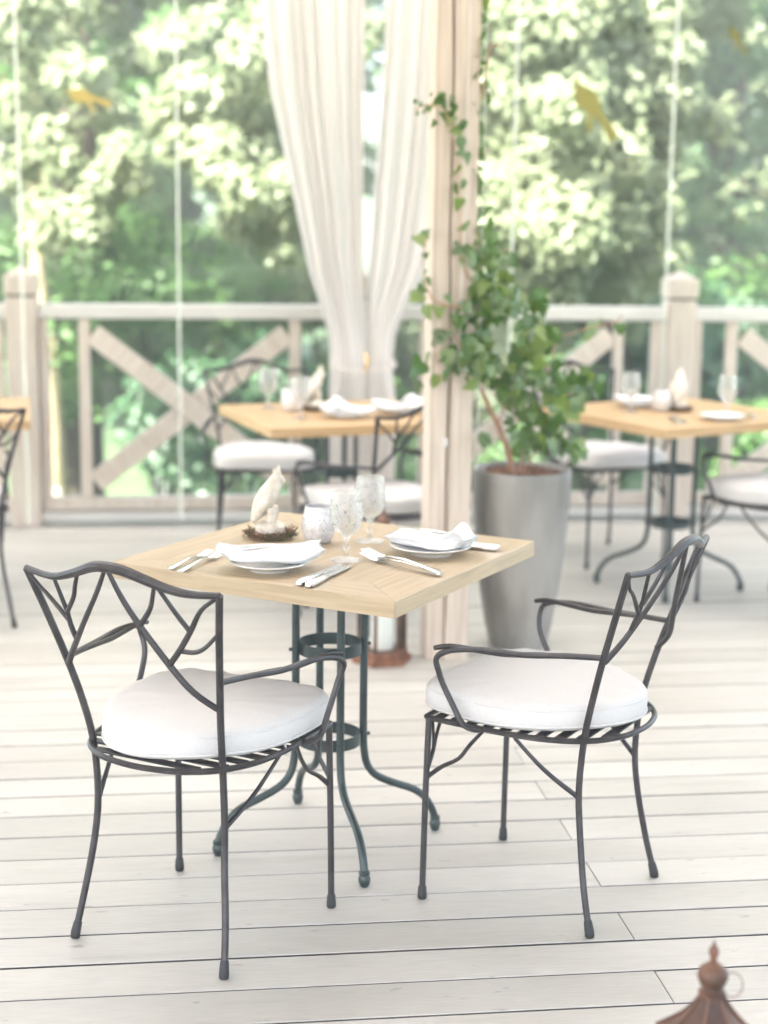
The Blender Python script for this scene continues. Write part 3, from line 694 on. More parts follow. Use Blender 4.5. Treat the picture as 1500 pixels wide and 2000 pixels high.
def lay(proto, first, a, b, label, z=ZT, group=None, tilt=0):
    ang = math.atan2(b[1]-a[1], b[0]-a[0]); o = place(proto, first, (a[0], a[1], z), ang, label, group)
    if b[0]-a[0] != 0: o.scale = [min(1.3, max(1, math.hypot(b[0]-a[0], b[1]-a[1])/.19))]*3
    if tilt: o.rotation_euler = (0, -tilt, ang)
    return o
fl = 'forks beside the plates'; kl_ = 'knives beside the plates'
lay(fork, True, (-.491, 3.637), (-.42, 3.81), 'left fork of the pair beside the near left plate', group=fl)
lay(fork, False, (-.463, 3.612), (-.39, 3.80), 'right fork of the pair beside the near left plate', group=fl)
lay(fork, False, (.132, 3.610), (-.042, 3.79), 'lower fork of the nested pair right of the front goblet', group=fl)
lay(fork, False, (.124, 3.615), (-.045, 3.81), 'upper fork of the nested pair right of the front goblet', z=ZT+.005, group=fl)
lay(knife, True, (-.186, 3.497), (-.10, 3.70), 'left knife of the pair right of the near left plate', group=kl_)
lay(knife, False, (-.165, 3.480), (-.082, 3.688), 'right knife of the pair right of the near left plate', group=kl_)
lay(knife, False, (.286, 3.908), (.09, 4.0), 'knife whose handle sticks out behind the right plate', group=kl_)
lay(knife, False, (.279, 3.896), (.08, 3.975), 'second knife whose handle sticks out behind the right plate', group=kl_)

def plate_mesh():
    m = MB(); m.lathe([(0, .006), (.045, .006), (.046, .0), (.052, .0), (.056, .006), (.075, .013), (.098, .020), (.1, .022), (.098, .0235), (.074, .0165), (.055, .011), (.045, .010), (0, .010)], 48)
    return m
pl = plate_mesh().obj('plate', 'porcelain'); tag(pl, 'x', 'plate')
def napkin(seed, L=.19, W=.075, H=.02, curl=.0, bunch=None, name='napkin'):
    rs = np.random.RandomState(seed); m = MB(); NU, NV = 46, 44; ph = rs.rand(6)*6.28
    V = []
    for i in range(NU+1):
        u = i/NU; x = (u-.5)*L
        wd = W*(1+.18*math.sin(3*u*pi+ph[0])*.4+.12*(2*u-1)**2); hh = H*(1+.2*math.sin(5*u+ph[1]))
        zoff = curl*(2*u-1)**4+.003*math.sin(6*u+ph[2])
        b = 0
        if bunch is not None: b = math.exp(-((u-bunch)/.13)**2)
        hh += b*.026; wd *= 1-.25*b
        end = min(1, min(u, 1-u)*9+.35)
        for k in range(NV):
            a = 2*pi*k/NV; ca, sa = math.cos(a), math.sin(a)
            fold = 1+(.10+.14*b)*math.sin(a*5+ph[3]+u*3)+(.05+.1*b)*math.sin(a*9+ph[4]-u*7)
            y = wd/2*math.copysign(abs(ca)**.7, ca)*fold; z = hh/2*math.copysign(abs(sa)**.8, sa)*fold*end+hh/2+zoff
            V.append((x+.008*math.sin(a*2+ph[5])*(abs(u-.5) > .42), y, max(z, .0)))
    F = [(i*NV+k, i*NV+(k+1) % NV, (i+1)*NV+(k+1) % NV, (i+1)*NV+k) for i in range(NU) for k in range(NV)]
    F.append(tuple(range(NV-1, -1, -1))); F.append(tuple(NU*NV+k for k in range(NV)))
    m.add(V, F); return m
PL = []
p1 = place(pl, True, (-.262, 3.665, ZT), 0, 'white plate at the near left place on the front table', 'white plates'); p1.scale = (.92, .92, .92)
p2 = place(pl, False, (.115, 3.865, ZT), 0, 'white plate at the right place on the front table', 'white plates'); p2.scale = (1, 1, 1)
n1 = napkin(1, .235, .092, .032, .022).obj('napkin', 'napkin_linen', sharp=60); n1.location = (-.262, 3.672, ZT+.0165); n1.rotation_euler = (0, 0, .16); tag(n1, 'folded white napkin with a butter knife on it, near left plate', 'napkin', 'white napkins')
n2 = napkin(5, .20, .092, .026, .010, .85).obj('napkin', 'napkin_linen', sharp=60); n2.location = (.118, 3.875, ZT+.0165); n2.rotation_euler = (0, 0, -.42); tag(n2, 'white napkin bunched at its right end on the right plate', 'napkin', 'white napkins')
def butter_knife():
    r = flat_path([(0, 0, .002), (.01, 0, .002), (.06, 0, .002), (.075, 0, .002)], [.003, .0055, .0045, .003], [.001, .0022, .0022, .0015], 'butter_knife', 'steel')
    flat_path([(.073, 0, .002), (.08, 0, .002), (.13, .002, .002), (.145, .003, .002)], [.004, .006, .0075, .003], [.0012, .0008, .0007, .0005], 'blade', 'steel', r); return r
bk = butter_knife(); tag(bk, 'x', 'knife')
place(bk, True, (-.185, 3.665, ZT+.053), pi+.12, 'small butter knife lying on the near left napkin', 'butter knives on napkins')
o = place(bk, False, (.155, 3.875, ZT+.047), pi-.55, 'small butter knife lying on the right napkin', 'butter knives on napkins')

def make_goblet(Hs=.165):
    r = empty('goblet'); tag(r, 'x', 'goblet')
    k = Hs/.165
    MB().lathe([(0, 0), (.036, 0), (.0365, .0015), (.03, .004), (.012, .009), (.006, .014), (.0045, .022), (.0065, .028), (.009, .032), (.0065, .036), (.005, .045), (.0075, .054), (.012, .060), (0, .060)], 32, cap=False).obj('stem', 'crystal', r)
    out = [(0, .060), (.012, .060), (.024, .068), (.034, .082), (.0385, .100), (.039, .118), (.037, .138), (.035, .155), (.0342, .165)]
    inn = [(.0328, .165), (.0335, .155), (.0353, .138), (.0372, .118), (.0367, .100), (.032, .083), (.022, .070), (.010, .064), (0, .063)]
    MB().lathe(out+inn, 40, cap=False).obj('bowl', 'crystal_cut', r)
    b = MB(); rr = random.Random(5)
    for q in range(150):
        z = rr.uniform(.082, .150); a = rr.uniform(0, 6.28)
        rad = float(np.interp(z, [.068, .082, .1, .118, .138, .155], [.024, .034, .0385, .039, .037, .035]))+.0006
        c = Vector((rad*math.cos(a), rad*math.sin(a), z)); s = rr.uniform(.0012, .0026)
        b.add([c+Vector((0, 0, s)), c+Vector((-math.sin(a)*s, math.cos(a)*s, 0)), c-Vector((0, 0, s)), c-Vector((-math.sin(a)*s, math.cos(a)*s, 0)), c+Vector((math.cos(a), math.sin(a), 0))*s*.8, c-Vector((math.cos(a), math.sin(a), 0))*s*.3],
              [(0, 1, 4), (1, 2, 4), (2, 3, 4), (3, 0, 4), (1, 0, 5), (2, 1, 5), (3, 2, 5), (0, 3, 5)])
    o = b.obj('cut_pattern', 'etched_facet', r, smooth=False); o['kind'] = 'stuff'
    for q in range(0): pass
    return r
gob = make_goblet(); GG = 'stemmed crystal goblets'
place(gob, True, (-.088, 3.772, ZT), 0, 'front cut crystal goblet, between the plates', GG)
place(gob, False, (-.035, 4.0, ZT), 1., 'cut crystal goblet just behind the front goblet', GG)
def make_votive():
    r = empty('votive_holder'); tag(r, 'x', 'candle holder')
    MB().lathe([(0, .0), (.027, 0), (.032, .003), (.039, .018), (.042, .036), (.041, .055), (.0375, .072), (.034, .086), (.0335, .092), (.0322, .092), (.0328, .086), (.036, .072), (.0395, .055), (.0405, .036), (.037, .02), (.03, .006), (0, .005)], 40, cap=False,
               wob=lambda a, z: 1+.006*math.sin(a*17+z*260)).obj('holder_cup', 'hammered_tin', r)
    m = MB(); rr = random.Random(2)
    for row in range(5):
        z = .036+.0062*row
        for k in range(26):
            if rr.random() < .15: continue
            a = 2*pi*(k+.5*(row % 2))/26; rad = .0423-.0002*row-(max(0, z-.045)*.06)
            c = Vector((rad*math.cos(a), rad*math.sin(a), z)); s = rr.uniform(.0008, .0014); t = Vector((-math.sin(a), math.cos(a), 0)); n = Vector((math.cos(a), math.sin(a), 0))*.0004
            m.add([c+t*s*math.cos(q*pi/3)+Vector((0, 0, s*math.sin(q*pi/3)))+n for q in range(6)]+[c+t*s*math.cos(q*pi/3)+Vector((0, 0, s*math.sin(q*pi/3)))-n*3 for q in range(6)],
                  [tuple(range(6))]+[(q, (q+1) % 6, 6+(q+1) % 6, 6+q) for q in range(6)])
    m.obj('perforation', 'dark_hole', r, smooth=False)['kind'] = 'stuff'
    return r
vot = make_votive(); VG = 'round metal votive holders'
place(vot, True, (-.163, 3.985, ZT), 0, 'hammered silver votive cup beside the white bird figurine, front table', VG)

def make_bird():
    r = empty('bird_figurine'); tag(r, 'x', 'figurine')
    sp = [(-.046, 0, .036), (-.036, 0, .052), (-.022, 0, .078), (-.006, 0, .104), (.006, 0, .126), (.0125, 0, .140), (.0165, 0, .150), (.0185, 0, .160), (.020, 0, .170), (.022, 0, .181)]
    rd = [.005, .014, .024, .0265, .022, .0175, .015, .010, .0058, .0016]
    MB().tube(sp, rd, 14, smooth=4).obj('body', 'plaster', r)
    for s in (-1, 1):
        w_ = MB().tube([(.004, s*.017, .122), (-.004, s*.022, .104), (-.018, s*.021, .078), (-.034, s*.013, .052), (-.044, s*.004, .034)], [.006, .0125, .0135, .009, .002], 10, smooth=3)
        wo_ = w_.obj('wing', 'plaster', r)
        for q in range(3):
            MB().tube([(-.002-q*.006, s*(.031-q*.001), .106-q*.006), (-.018-q*.004, s*(.031-q*.002), .080-q*.004), (-.034, s*(.020-q*.003), .054)], [.002, .003, .0015], 6, smooth=2).obj('feather', 'plaster', wo_)
        MB().tube([(.004, s*.008, .075), (.006, s*.009, .055), (.002, s*.008, .034), (.006, s*.009, .022)], [.016, .014, .0115, .012], 8).obj('foot', 'plaster', r)
        MB().lathe([(0, -.0016), (.0016, 0), (0, .0016)], 8, (.026, s*.0095, .150)).obj('eye', 'twig', r)
    MB().tube([(.024, 0, .149), (.032, 0, .1465), (.0345, 0, .139), (.0325, 0, .134)], [.007, .0055, .003, .001], 8).obj('beak', 'plaster', r)
    MB().tube([(.013, 0, .156), (.010, 0, .166), (.012, 0, .176)], [.006, .004, .001], 8).obj('crest', 'plaster', r)
    m = MB(); m.lathe([(0, 0), (.035, 0), (.0395, .007), (.037, .017), (.0385, .026), (.031, .034), (.017, .039), (0, .040)], 30, cap=False, wob=lambda a, z: 1+.05*math.sin(a*5+z*200)+.03*math.sin(a*11))
    m.obj('plinth', 'plaster', r)
    m = MB()
    for q in range(7):
        a = q*.9; m.tube([(.018*math.cos(a), .014*math.sin(a), .026), (.021*math.cos(a), .016*math.sin(a), .036)], [.009, .004], 7, smooth=1)
    m.obj('rockwork', 'plaster', r)
    return r
brd = make_bird(); BG = 'white bird figurines on the tables'
place(brd, True, (-.287, 4.03, ZT+.004), -.05, 'cream crested bird figurine in the nest on the front table', BG)
def make_nest():
    r = empty('nest_wreath'); tag(r, 'x', 'wreath')
    rr = random.Random(9)
    for nm, mt, N_ in (('twigs', 'twig', 150), ('moss', 'moss', 90)):
        m = MB()
        for q in range(N_):
            a = rr.uniform(0, 2*pi); da = rr.uniform(.25, .6); r0 = .050+rr.gauss(0, .006); z0 = .012+rr.gauss(0, .005)
            pts = []
            for t in (0, .5, 1):
                rad = r0+rr.gauss(0, .0035); pts.append((rad*math.cos(a+da*t), rad*math.sin(a+da*t), max(.003, z0+rr.gauss(0, .003))))
            if rr.random() < .18: pts[-1] = (pts[-1][0]*1.22, pts[-1][1]*1.22, pts[-1][2]+rr.uniform(-.004, .012))
            m.tube(pts, rr.uniform(.0009, .002), 5, smooth=2)
        m.obj(nm, mt, r)['kind'] = 'stuff'
    return r
nst = make_nest(); place(nst, True, (-.287, 4.03, ZT), 0, 'brown twig and moss wreath around the front bird figurine', 'twig wreaths around figurines')

def onto(ti, dx, dy):
    l_, a, _ = TB[ti]; return (l_[0]+dx*math.cos(a)-dy*math.sin(a), l_[1]+dx*math.sin(a)+dy*math.cos(a), ZT)
def npk(loc, rz, seed, label, bunch=None):
    o = napkin(seed, .21, .10, .028, .012, bunch).obj('napkin', 'napkin_linen', sharp=60); o.location = (loc[0], loc[1], ZT+.0165); o.rotation_euler = (0, 0, rz); tag(o, label, 'napkin', 'white napkins'); return o
# rear middle table: world positions worked out from where things stand in the photo
place(gob, False, (-.485, 6.72, ZT), 0, 'goblet at the left of the rear middle table', GG)
place(vot, False, (-.385, 6.62, ZT), 0, 'silver votive beside the goblet of the rear middle table', VG)
place(gob, False, (-.335, 6.40, ZT), .5, 'goblet at the near edge of the rear middle table', GG)
place(brd, False, (-.285, 6.66, ZT+.004), .1, 'cream bird figurine on the rear middle table', BG)
place(nst, False, (-.285, 6.66, ZT), 1, 'dark twig wreath on the rear middle table', 'twig wreaths around figurines')
place(pl, False, (-.155, 6.45, ZT), 0, 'plate with a loose napkin near the middle of the rear middle table', 'white plates')
npk((-.15, 6.45), .15, 8, 'puffed white napkin on the middle plate of the rear middle table', .3)
place(pl, False, (.06, 6.62, ZT), 0, 'plate beside the timber post on the rear middle table', 'white plates')
npk((.06, 6.62), -.3, 9, 'white napkin beside the timber post on the rear middle table', .7)
# right rear table
place(gob, False, (1.02, 6.74, ZT), 0, 'goblet at the left of the right rear table', GG)
place(pl, False, (1.08, 6.93, ZT), 0, 'plate behind the left goblet of the right rear table', 'white plates')
npk((1.09, 6.93), .1, 10, 'rolled white napkin behind the left goblet of the right rear table')
place(vot, False, (1.155, 6.78, ZT), 0, 'silver votive on the right rear table', VG)
place(brd, False, (1.23, 6.80, ZT+.004), 1.2, 'bird figurine on the right rear table', BG)
place(nst, False, (1.23, 6.80, ZT), 2, 'twig wreath on the right rear table', 'twig wreaths around figurines')
place(pl, False, (1.36, 6.52, ZT), 0, 'plate under the goblet shape at the right of the right rear table', 'white plates')
place(gob, False, (1.41, 6.68, ZT), 0, 'tall looking goblet at the right of the right rear table', GG)
lay(knife, False, (1.16, 6.36), (1.15, 6.56), 'knife near the corner of the right rear table', group=kl_)
lay(fork, False, (1.185, 6.37), (1.175, 6.57), 'fork near the corner of the right rear table', group=fl)
lay(knife, False, (1.50, 6.55), (1.47, 6.75), 'knife at the right end of the right rear table', group=kl_)

# ================================================================== PLANTER
def planter():
    r = empty('planter', (.497, 5.80, 0)); tag(r, 'tall tapered grey concrete planter beside the timber post', 'planter')
    MB().lathe([(0, 0), (.098, 0), (.106, .004), (.125, .09), (.145, .22), (.160, .35), (.171, .47), (.1765, .56), (.178, .62), (.1785, .652), (.1765, .656), (.166, .656), (.163, .652), (.162, .60), (0, .60)], 56, cap=False).obj('planter_shell', 'concrete', r, sharp=50)
    rs = np.random.RandomState(4); m = MB(); N_ = 40
    V = [(0, 0, .635)]
    for q in range(1, 7):
        for k in range(N_): V.append((.162*q/6*math.cos(2*pi*k/N_), .162*q/6*math.sin(2*pi*k/N_), .634+rs.randn()*.004-(.006 if q == 6 else 0)))
    F = [(0, 1+k, 1+(k+1) % N_) for k in range(N_)]
    for q in range(5):
        for k in range(N_): a = 1+q*N_; F.append((a+k, a+N_+k, a+N_+(k+1) % N_, a+(k+1) % N_))
    m.add(V, F); m.obj('soil', 'soil', r)
    m = MB()
    for q in range(170):
        a = rs.rand()*6.28; d = .155*math.sqrt(rs.rand()); c = Vector((d*math.cos(a), d*math.sin(a), .640)); s = .004+rs.rand()*.006
        ax = [Vector(rs.randn(3)).normalized()*s*(.4+rs.rand()) for _ in range(3)]
        m.add([c+ax[0], c+ax[1], c+ax[2], c-ax[0], c-ax[1], c-ax[2]], [(0, 1, 2), (0, 2, 4), (0, 4, 5), (0, 5, 1), (3, 1, 5), (3, 5, 4), (3, 4, 2), (3, 2, 1)])
    m.obj('bark_mulch', 'rust_wood', r, smooth=False)['kind'] = 'stuff'
planter()

def ivy():
    r = empty('ivy_plant', (.497, 5.80, .62)); tag(r, 'potted ivy climbing wires up the timber post', 'plant')
    O = Vector((.497, 5.80, .62)); B_ = 'vine_bark'
    def W_(px, py, Y):   # place a plant point at its own distance
        d = fwv*3176.3+rtv*(px-750)+upv*(1000-py); return Vector((0, 0, CAMH))+d*(Y/d.y)-O
    trunk = [W_(1004, 935, 5.78), W_(992, 880, 5.75), W_(972, 830, 5.72), W_(955, 795, 5.70), W_(940, 758, 5.68)]
    MB().tube(trunk, [.0125, .011, .010, .009, .007], 8).obj('trunk', B_, r)
    stems = [[trunk[-1], W_(925, 700, 5.66), W_(930, 620, 5.63), W_(935, 540, 5.60), W_(932, 440, 5.60), W_(930, 300, 5.60), W_(935, 150, 5.60), W_(938, -30, 5.60)],
             [trunk[2], W_(1000, 760, 5.78), W_(1040, 700, 5.82), W_(1060, 640, 5.84), W_(1030, 600, 5.8), W_(1048, 578, 5.8)],
             [W_(1010, 930, 5.8), W_(1030, 860, 5.8), W_(1060, 800, 5.82), W_(1110, 770, 5.95), W_(1150, 780, 6.0)],
             [W_(1015, 930, 5.82), W_(1050, 880, 5.8), W_(1085, 850, 5.8), W_(1110, 870, 5.78), W_(1125, 900, 5.78)],
             [trunk[-1], W_(905, 690, 5.55), W_(880, 640, 5.52), W_(850, 660, 5.52), W_(860, 740, 5.5)],
             [W_(930, 560, 5.6), W_(905, 520, 5.54), W_(898, 430, 5.54), W_(893, 330, 5.54), W_(885, 270, 5.53), W_(868, 215, 5.52), W_(835, 205, 5.5), W_(810, 215, 5.48)],
             [W_(905, 600, 5.55), W_(850, 590, 5.55), W_(828, 540, 5.58), W_(830, 480, 5.58), W_(835, 455, 5.58)],
             [W_(1060, 640, 5.84), W_(1100, 655, 5.85), W_(1150, 640, 5.8), W_(1200, 630, 5.8), W_(1215, 615, 5.8)],
             [W_(940, 195, 5.6), W_(958, 95, 5.58), W_(975, 88, 5.58), W_(985, 98, 5.58), W_(978, 104, 5.58)],
             [W_(1090, 660, 5.82), W_(1070, 720, 5.8), W_(1050, 770, 5.8)],
             [W_(955, 500, 5.6), W_(985, 490, 5.6), W_(992, 486, 5.6)]]
    for s in stems: MB().tube([p for p in s], [.0035 if k < 2 else .0022 for k in range(len(s))], 5, smooth=3).obj('stem', B_, r)
    # leaf shapes
    def leaf(v, rs):
        ks = [(0, 0), (.22, -.10), (.42, -.02), (.50, .22), (.36, .42), (.26, .62), (.0, 1.0), (-.26, .62), (-.36, .42), (-.50, .22), (-.42, -.02), (-.22, -.10)]
        if v % 3 == 1: ks = [(0, 0), (.2, -.08), (.44, -.12), (.62, .12), (.40, .34), (.34, .58), (0, 1.05), (-.34, .58), (-.40, .34), (-.62, .12), (-.44, -.12), (-.2, -.08)]
        if v % 3 == 2: ks = [(0, 0), (.20, -.05), (.36, .06), (.42, .28), (.36, .5), (.2, .74), (0, .98), (-.2, .74), (-.36, .5), (-.42, .28), (-.36, .06), (-.20, -.05)]
        fold = rs.uniform(.1, .35); curl = rs.uniform(-.1, .28); V = []
        for x, y in ks: V.append((x, y, abs(x)*fold-curl*y*y))
        V.append((0, .33, -curl*.1)); c = len(V)-1; n = len(ks)
        return MB().add(V, [(c, i, (i+1) % n) for i in range(n)])
    rs = random.Random(12); meshes = []
    for v in range(9):
        mt = ['ivy_green', 'ivy_light', 'ivy_light', 'ivy_green', 'ivy_grey', 'ivy_green', 'ivy_light', 'ivy_green', 'ivy_green'][v]
        meshes.append((leaf(v, rs), leaf(v, random.Random(v)).mesh('leaf', mt), mt))
    spots = []   # (px,py,Y,size px)
    for px, py, s in [(950, 8, 34), (945, 68, 26), (947, 95, 36), (940, 40, 24), (932, 125, 26), (944, 172, 24), (930, 228, 24), (944, 280, 22), (926, 345, 26), (942, 385, 26), (925, 300, 20), (955, 440, 28), (935, 455, 30), (920, 465, 26), (965, 470, 24), (937, 150, 28), (935, 110, 22), (953, 195, 26), (938, 255, 30), (932, 200, 22), (938, 305, 28), (932, 365, 34), (948, 412, 30), (935, 330, 18), (930, 425, 24)]: spots.append((px, py, 5.60, s))
    for px, py, s in [(890, 335, 36), (892, 370, 30), (905, 360, 24), (895, 400, 32), (903, 445, 30), (900, 487, 34), (905, 510, 30), (898, 300, 22), (912, 310, 30), (890, 255, 32), (905, 245, 26), (878, 235, 34), (868, 205, 30), (852, 200, 28), (862, 190, 24), (880, 198, 22), (838, 212, 20), (822, 205, 16), (812, 198, 13), (828, 218, 16), (845, 242, 20), (815, 222, 12), (900, 280, 30), (870, 225, 32), (885, 215, 28), (842, 186, 12)]: spots.append((px, py, 5.53, s*.92))
    for px, py, s in [(820, 468, 34), (834, 458, 20), (832, 500, 14), (830, 530, 16), (825, 565, 26), (815, 580, 36), (838, 550, 22), (835, 610, 34), (857, 608, 30), (812, 640, 30), (880, 650, 30), (860, 660, 34), (815, 720, 50), (812, 755, 46), (835, 700, 30), (850, 745, 34), (870, 735, 28), (862, 650, 26)]: spots.append((px, py, 5.52, s))
    cl = [(950, 490, 38, 34, 22), (935, 540, 30, 40, 20), (950, 600, 45, 40, 34), (925, 650, 40, 45, 30), (975, 565, 40, 25, 14), (1000, 605, 45, 25, 16), (900, 690, 45, 35, 24), (950, 700, 45, 40, 32), (930, 740, 30, 40, 12), (985, 760, 50, 40, 34), (1040, 655, 35, 40, 20), (1045, 595, 25, 18, 7), (1035, 700, 35, 35, 16), (1075, 665, 30, 25, 9), (1055, 770, 45, 45, 30), (1010, 815, 50, 45, 38), (1055, 850, 35, 35, 18), (985, 860, 25, 30, 8), (1000, 880, 60, 22, 9), (950, 870, 28, 10, 5),
          (1135, 755, 45, 30, 20), (1110, 790, 35, 25, 12), (1090, 850, 25, 30, 8), (1110, 885, 22, 22, 8), (1130, 890, 14, 14, 4), (1150, 645, 30, 12, 4), (1210, 635, 12, 12, 2), (1075, 720, 30, 30, 8), (985, 500, 25, 14, 6), (880, 600, 30, 30, 9)]
    for px, py, rx, ry, n in cl:
        for _ in range(int(n*1.05)):
            a = rs.uniform(0, 6.28); d = math.sqrt(rs.random())
            lx, ly = px+rx*d*math.cos(a), py+ry*d*math.sin(a)
            if ly > 752 and abs(lx-(940+(ly-757)*.36)) < 26: continue
            Y = (5.95 if px > 1100 and py < 800 else 5.72)+rs.uniform(-.12, .12)-(.12 if px < 960 else 0)
            spots.append((px+rx*d*math.cos(a), py+ry*d*math.sin(a), Y, rs.uniform(20, 40)))
    rs.shuffle(spots); spots.sort(key=lambda q: -q[3])
    rest = MB()
    for i, (px, py, Y, s) in enumerate(spots):
        v = rs.randrange(9); p = W_(px, py, Y); sz = s/3176.3*Y*.95
        yaw = rs.uniform(-1.3, 1.3); pitch_ = rs.uniform(-.5, .9); roll_ = rs.gauss(0, .75)
        # leaf lies in local xy, +y tip, +z upper side: hang tip down with the upper side towards the viewer
        E_ = Matrix.Rotation(yaw, 4, 'Z') @ Matrix.Rotation(pi/2-pitch_, 4, 'X') @ Matrix.Rotation(pi+roll_, 4, 'Z')
        M_ = Matrix.Translation(p) @ E_ @ Matrix.Scale(sz, 4) @ Matrix.Translation((0, -.45, 0))
        if i < 290:
            o = bpy.data.objects.new('leaf', meshes[v][1]); C.objects.link(o); o.parent = r; o.matrix_local = M_
        else:
            rest.add([M_ @ Vector(q) for q in meshes[v][0].v], meshes[v][0].f)
    if rest.v: rest.obj('foliage', 'ivy_green', r, smooth=False)['kind'] = 'stuff'
ivy()

# ================================================================== LANTERNS
def make_lantern():
    r = empty('lantern'); tag(r, 'x', 'lantern')
    def hexa(rad, n=6, ph=0): return [(rad*math.cos(2*pi*k/n+ph), rad*math.sin(2*pi*k/n+ph)) for k in range(n)]
    MB().prism(hexa(.108), 0, .02).obj('base', 'rust_wood', r, smooth=False)
    MB().prism(hexa(.094), .0202, .045).obj('base_step', 'rust_wood', r, smooth=False)
    for x, y in hexa(.083): MB().box((x, y, .195), (.012, .012, .298), rz=math.atan2(y, x), bev=.001).obj('corner_post', 'copper', r)
    hx = hexa(.082)
    for k in range(6):
        (x0, y0), (x1, y1) = hx[k], hx[(k+1) % 6]; a = math.atan2(y1-y0, x1-x0)
        MB().box(((x0+x1)/2, (y0+y1)/2, .195), (.066, .002, .296), rz=a).obj('pane', 'clear_pane', r, smooth=False)
    MB().prism(hexa(.094), .3445, .362).obj('top_frame', 'copper', r, smooth=False)
    pr = [(.112, .3625), (.085, .385), (.055, .412), (.034, .437), (.022, .455), (.017, .466)]
    m = MB(); m.lathe(pr, 6); m.obj('roof', 'copper', r, smooth=False)
    for k in range(6):
        a = 2*pi*k/6; MB().tube([((x+.0015)*math.cos(a), (x+.0015)*math.sin(a), z+.001) for x, z in pr], .003, 6, smooth=2).obj('roof_rib', 'copper', r)
    f = MB(); f.lathe([(.016, .464), (.021, .468), (.021, .473), (.014, .477), (.013, .480), (.020, .487), (.0245, .499), (.022, .511), (.012, .520), (.006, .524), (.005, .531), (.0075, .537), (.0085, .543), (.006, .550), (.003, .553), (.002, .560), (0, .562)], 20, cap=False)
    f.obj('finial', 'copper', r)
    rg = MB(); rg.tube([(.016+.015*(1-math.cos(t))*1.1, .005*math.sin(t), .479+.020*math.sin(t)*.95+.004) for t in np.linspace(0, 2*pi, 20)], .0011, 6, cap=False, smooth=1); rg.obj('hanging_ring', 'copper', r)
    return r
lan = make_lantern()
l1 = place(lan, True, (-.002, 5.56, 0), .25, 'rusty hexagonal candle lantern on the deck at the foot of the timber post', 'hexagonal lanterns')
cn = MB().lathe([(0, 0), (.038, 0), (.040, .004), (.040, .155), (.036, .16), (.012, .154), (0, .153)], 24, cap=False).obj('candle', 'candle_wax'); cn.location = (-.002, 5.56, .0462); tag(cn, 'thick white pillar candle inside the lantern by the timber post', 'candle')
MB().tube([(0, 0, .153), (.001, 0, .166)], .0012, 5, smooth=1).obj('wick', 'dark_hole', cn)
o = place(lan, False, (.497, 2.25, 0), .1, 'blurred rusty lantern with ball finial at the bottom right corner', 'hexagonal lanterns'); o.scale = (.96, .96, .915)

# ================================================================== TREES AND SHRUBS
def leaf_mesh(name, centers, radii, n_per, size, mat, parent, seed, shell=.55, flat=.6, up=.55):
    """many folded leaf quads spread through leaf pads"""
    rs = np.random.RandomState(seed); V = []
    for c, rad, n in zip(centers, radii, n_per):
        d = rs.randn(n, 3); d /= np.linalg.norm(d, axis=1)[:, None]
        rr = shell+(1-shell)*rs.rand(n)**.6; p = d*rr[:, None]*np.array([rad, rad, rad*flat])
        p[:, 2] += rs.randn(n)*.03
        p += np.array(c)
        nn = d*np.array([.7, .7, .6])+rs.randn(n, 3)*.24+np.array([-.12, -.28, up] if np.isscalar(up) else up); nn /= np.linalg.norm(nn, axis=1)[:, None]
        t = np.cross(nn, rs.randn(n, 3)); t /= np.linalg.norm(t, axis=1)[:, None]; b = np.cross(nn, t)
        s = size*(.6+.8*rs.rand(n))[:, None]
        q = np.stack([p-t*s*.5, p+b*s*.32-nn*s*.06, p+t*s*.5-nn*s*.1, p-b*s*.32-nn*s*.06], 1)
        V.append(q.reshape(-1, 3))
    V = np.concatenate(V); nq = len(V)//4
    me = bpy.data.meshes.new(name); me.vertices.add(len(V)); me.vertices.foreach_set('co', V.ravel())
    me.loops.add(nq*4); me.loops.foreach_set('vertex_index', np.arange(nq*4)); me.polygons.add(nq)
    me.polygons.foreach_set('loop_start', np.arange(nq)*4); me.polygons.foreach_set('loop_total', np.full(nq, 4)); me.update()
    me.materials.append(MATS[mat]); o = bpy.data.objects.new(name, me); C.objects.link(o); o.parent = parent
    return o
def tree(name, base, height, r0, label, mat, pads, seed, size=.1, bark='bark', density=260, group='trees beyond the deck', lean=(0, 0), flat=.6, limbs=7, cat='tree', up=.55):
    r = empty(name, base); tag(r, label, cat, group); rs = random.Random(seed)
    top = Vector((lean[0], lean[1], height))
    pts = [Vector((0, 0, -.1)), top*.3+Vector((rs.uniform(-.1, .1), 0, 0)), top*.6+Vector((rs.uniform(-.2, .2), 0, 0)), top]
    MB().tube(pts, [r0*1.25, r0, r0*.75, r0*.3], 12, smooth=4).obj('trunk', bark, r)
    P = [Vector(p[:3])-Vector(base) for p in pads]
    step = max(1, len(P)//limbs)
    for q in P[::step][:limbs+1]:
        t = min(.85, max(.2, (q.z-.6)/height*.8)); s = pts[0].lerp(top, t); md = s.lerp(q, .5)+Vector((0, 0, .25))
        MB().tube([s, md, q], [r0*.32, r0*.2, r0*.06], 7, smooth=3).obj('limb', bark, r)
    leaf_mesh('crown', [tuple(q) for q in P], [p[3] for p in pads], [int(density*(p[3]/.5)**2) for p in pads], size, mat, r, seed, flat=flat, up=up)
    return r
def at(px, py, Y):
    d = fwv*3176.3+rtv*(px-750)+upv*(1000-py); v = Vector((0, 0, CAMH))+d*(Y/d.y); return v
def padlist(items, seed, jit=.5):
    rs = random.Random(seed); out = []
    for px, py, Y, rp in items:
        Y2 = Y+rs.uniform(-jit, jit); v = at(px, py, Y2); out.append((v.x, v.y, v.z, rp/3176.3*Y2))
    return out
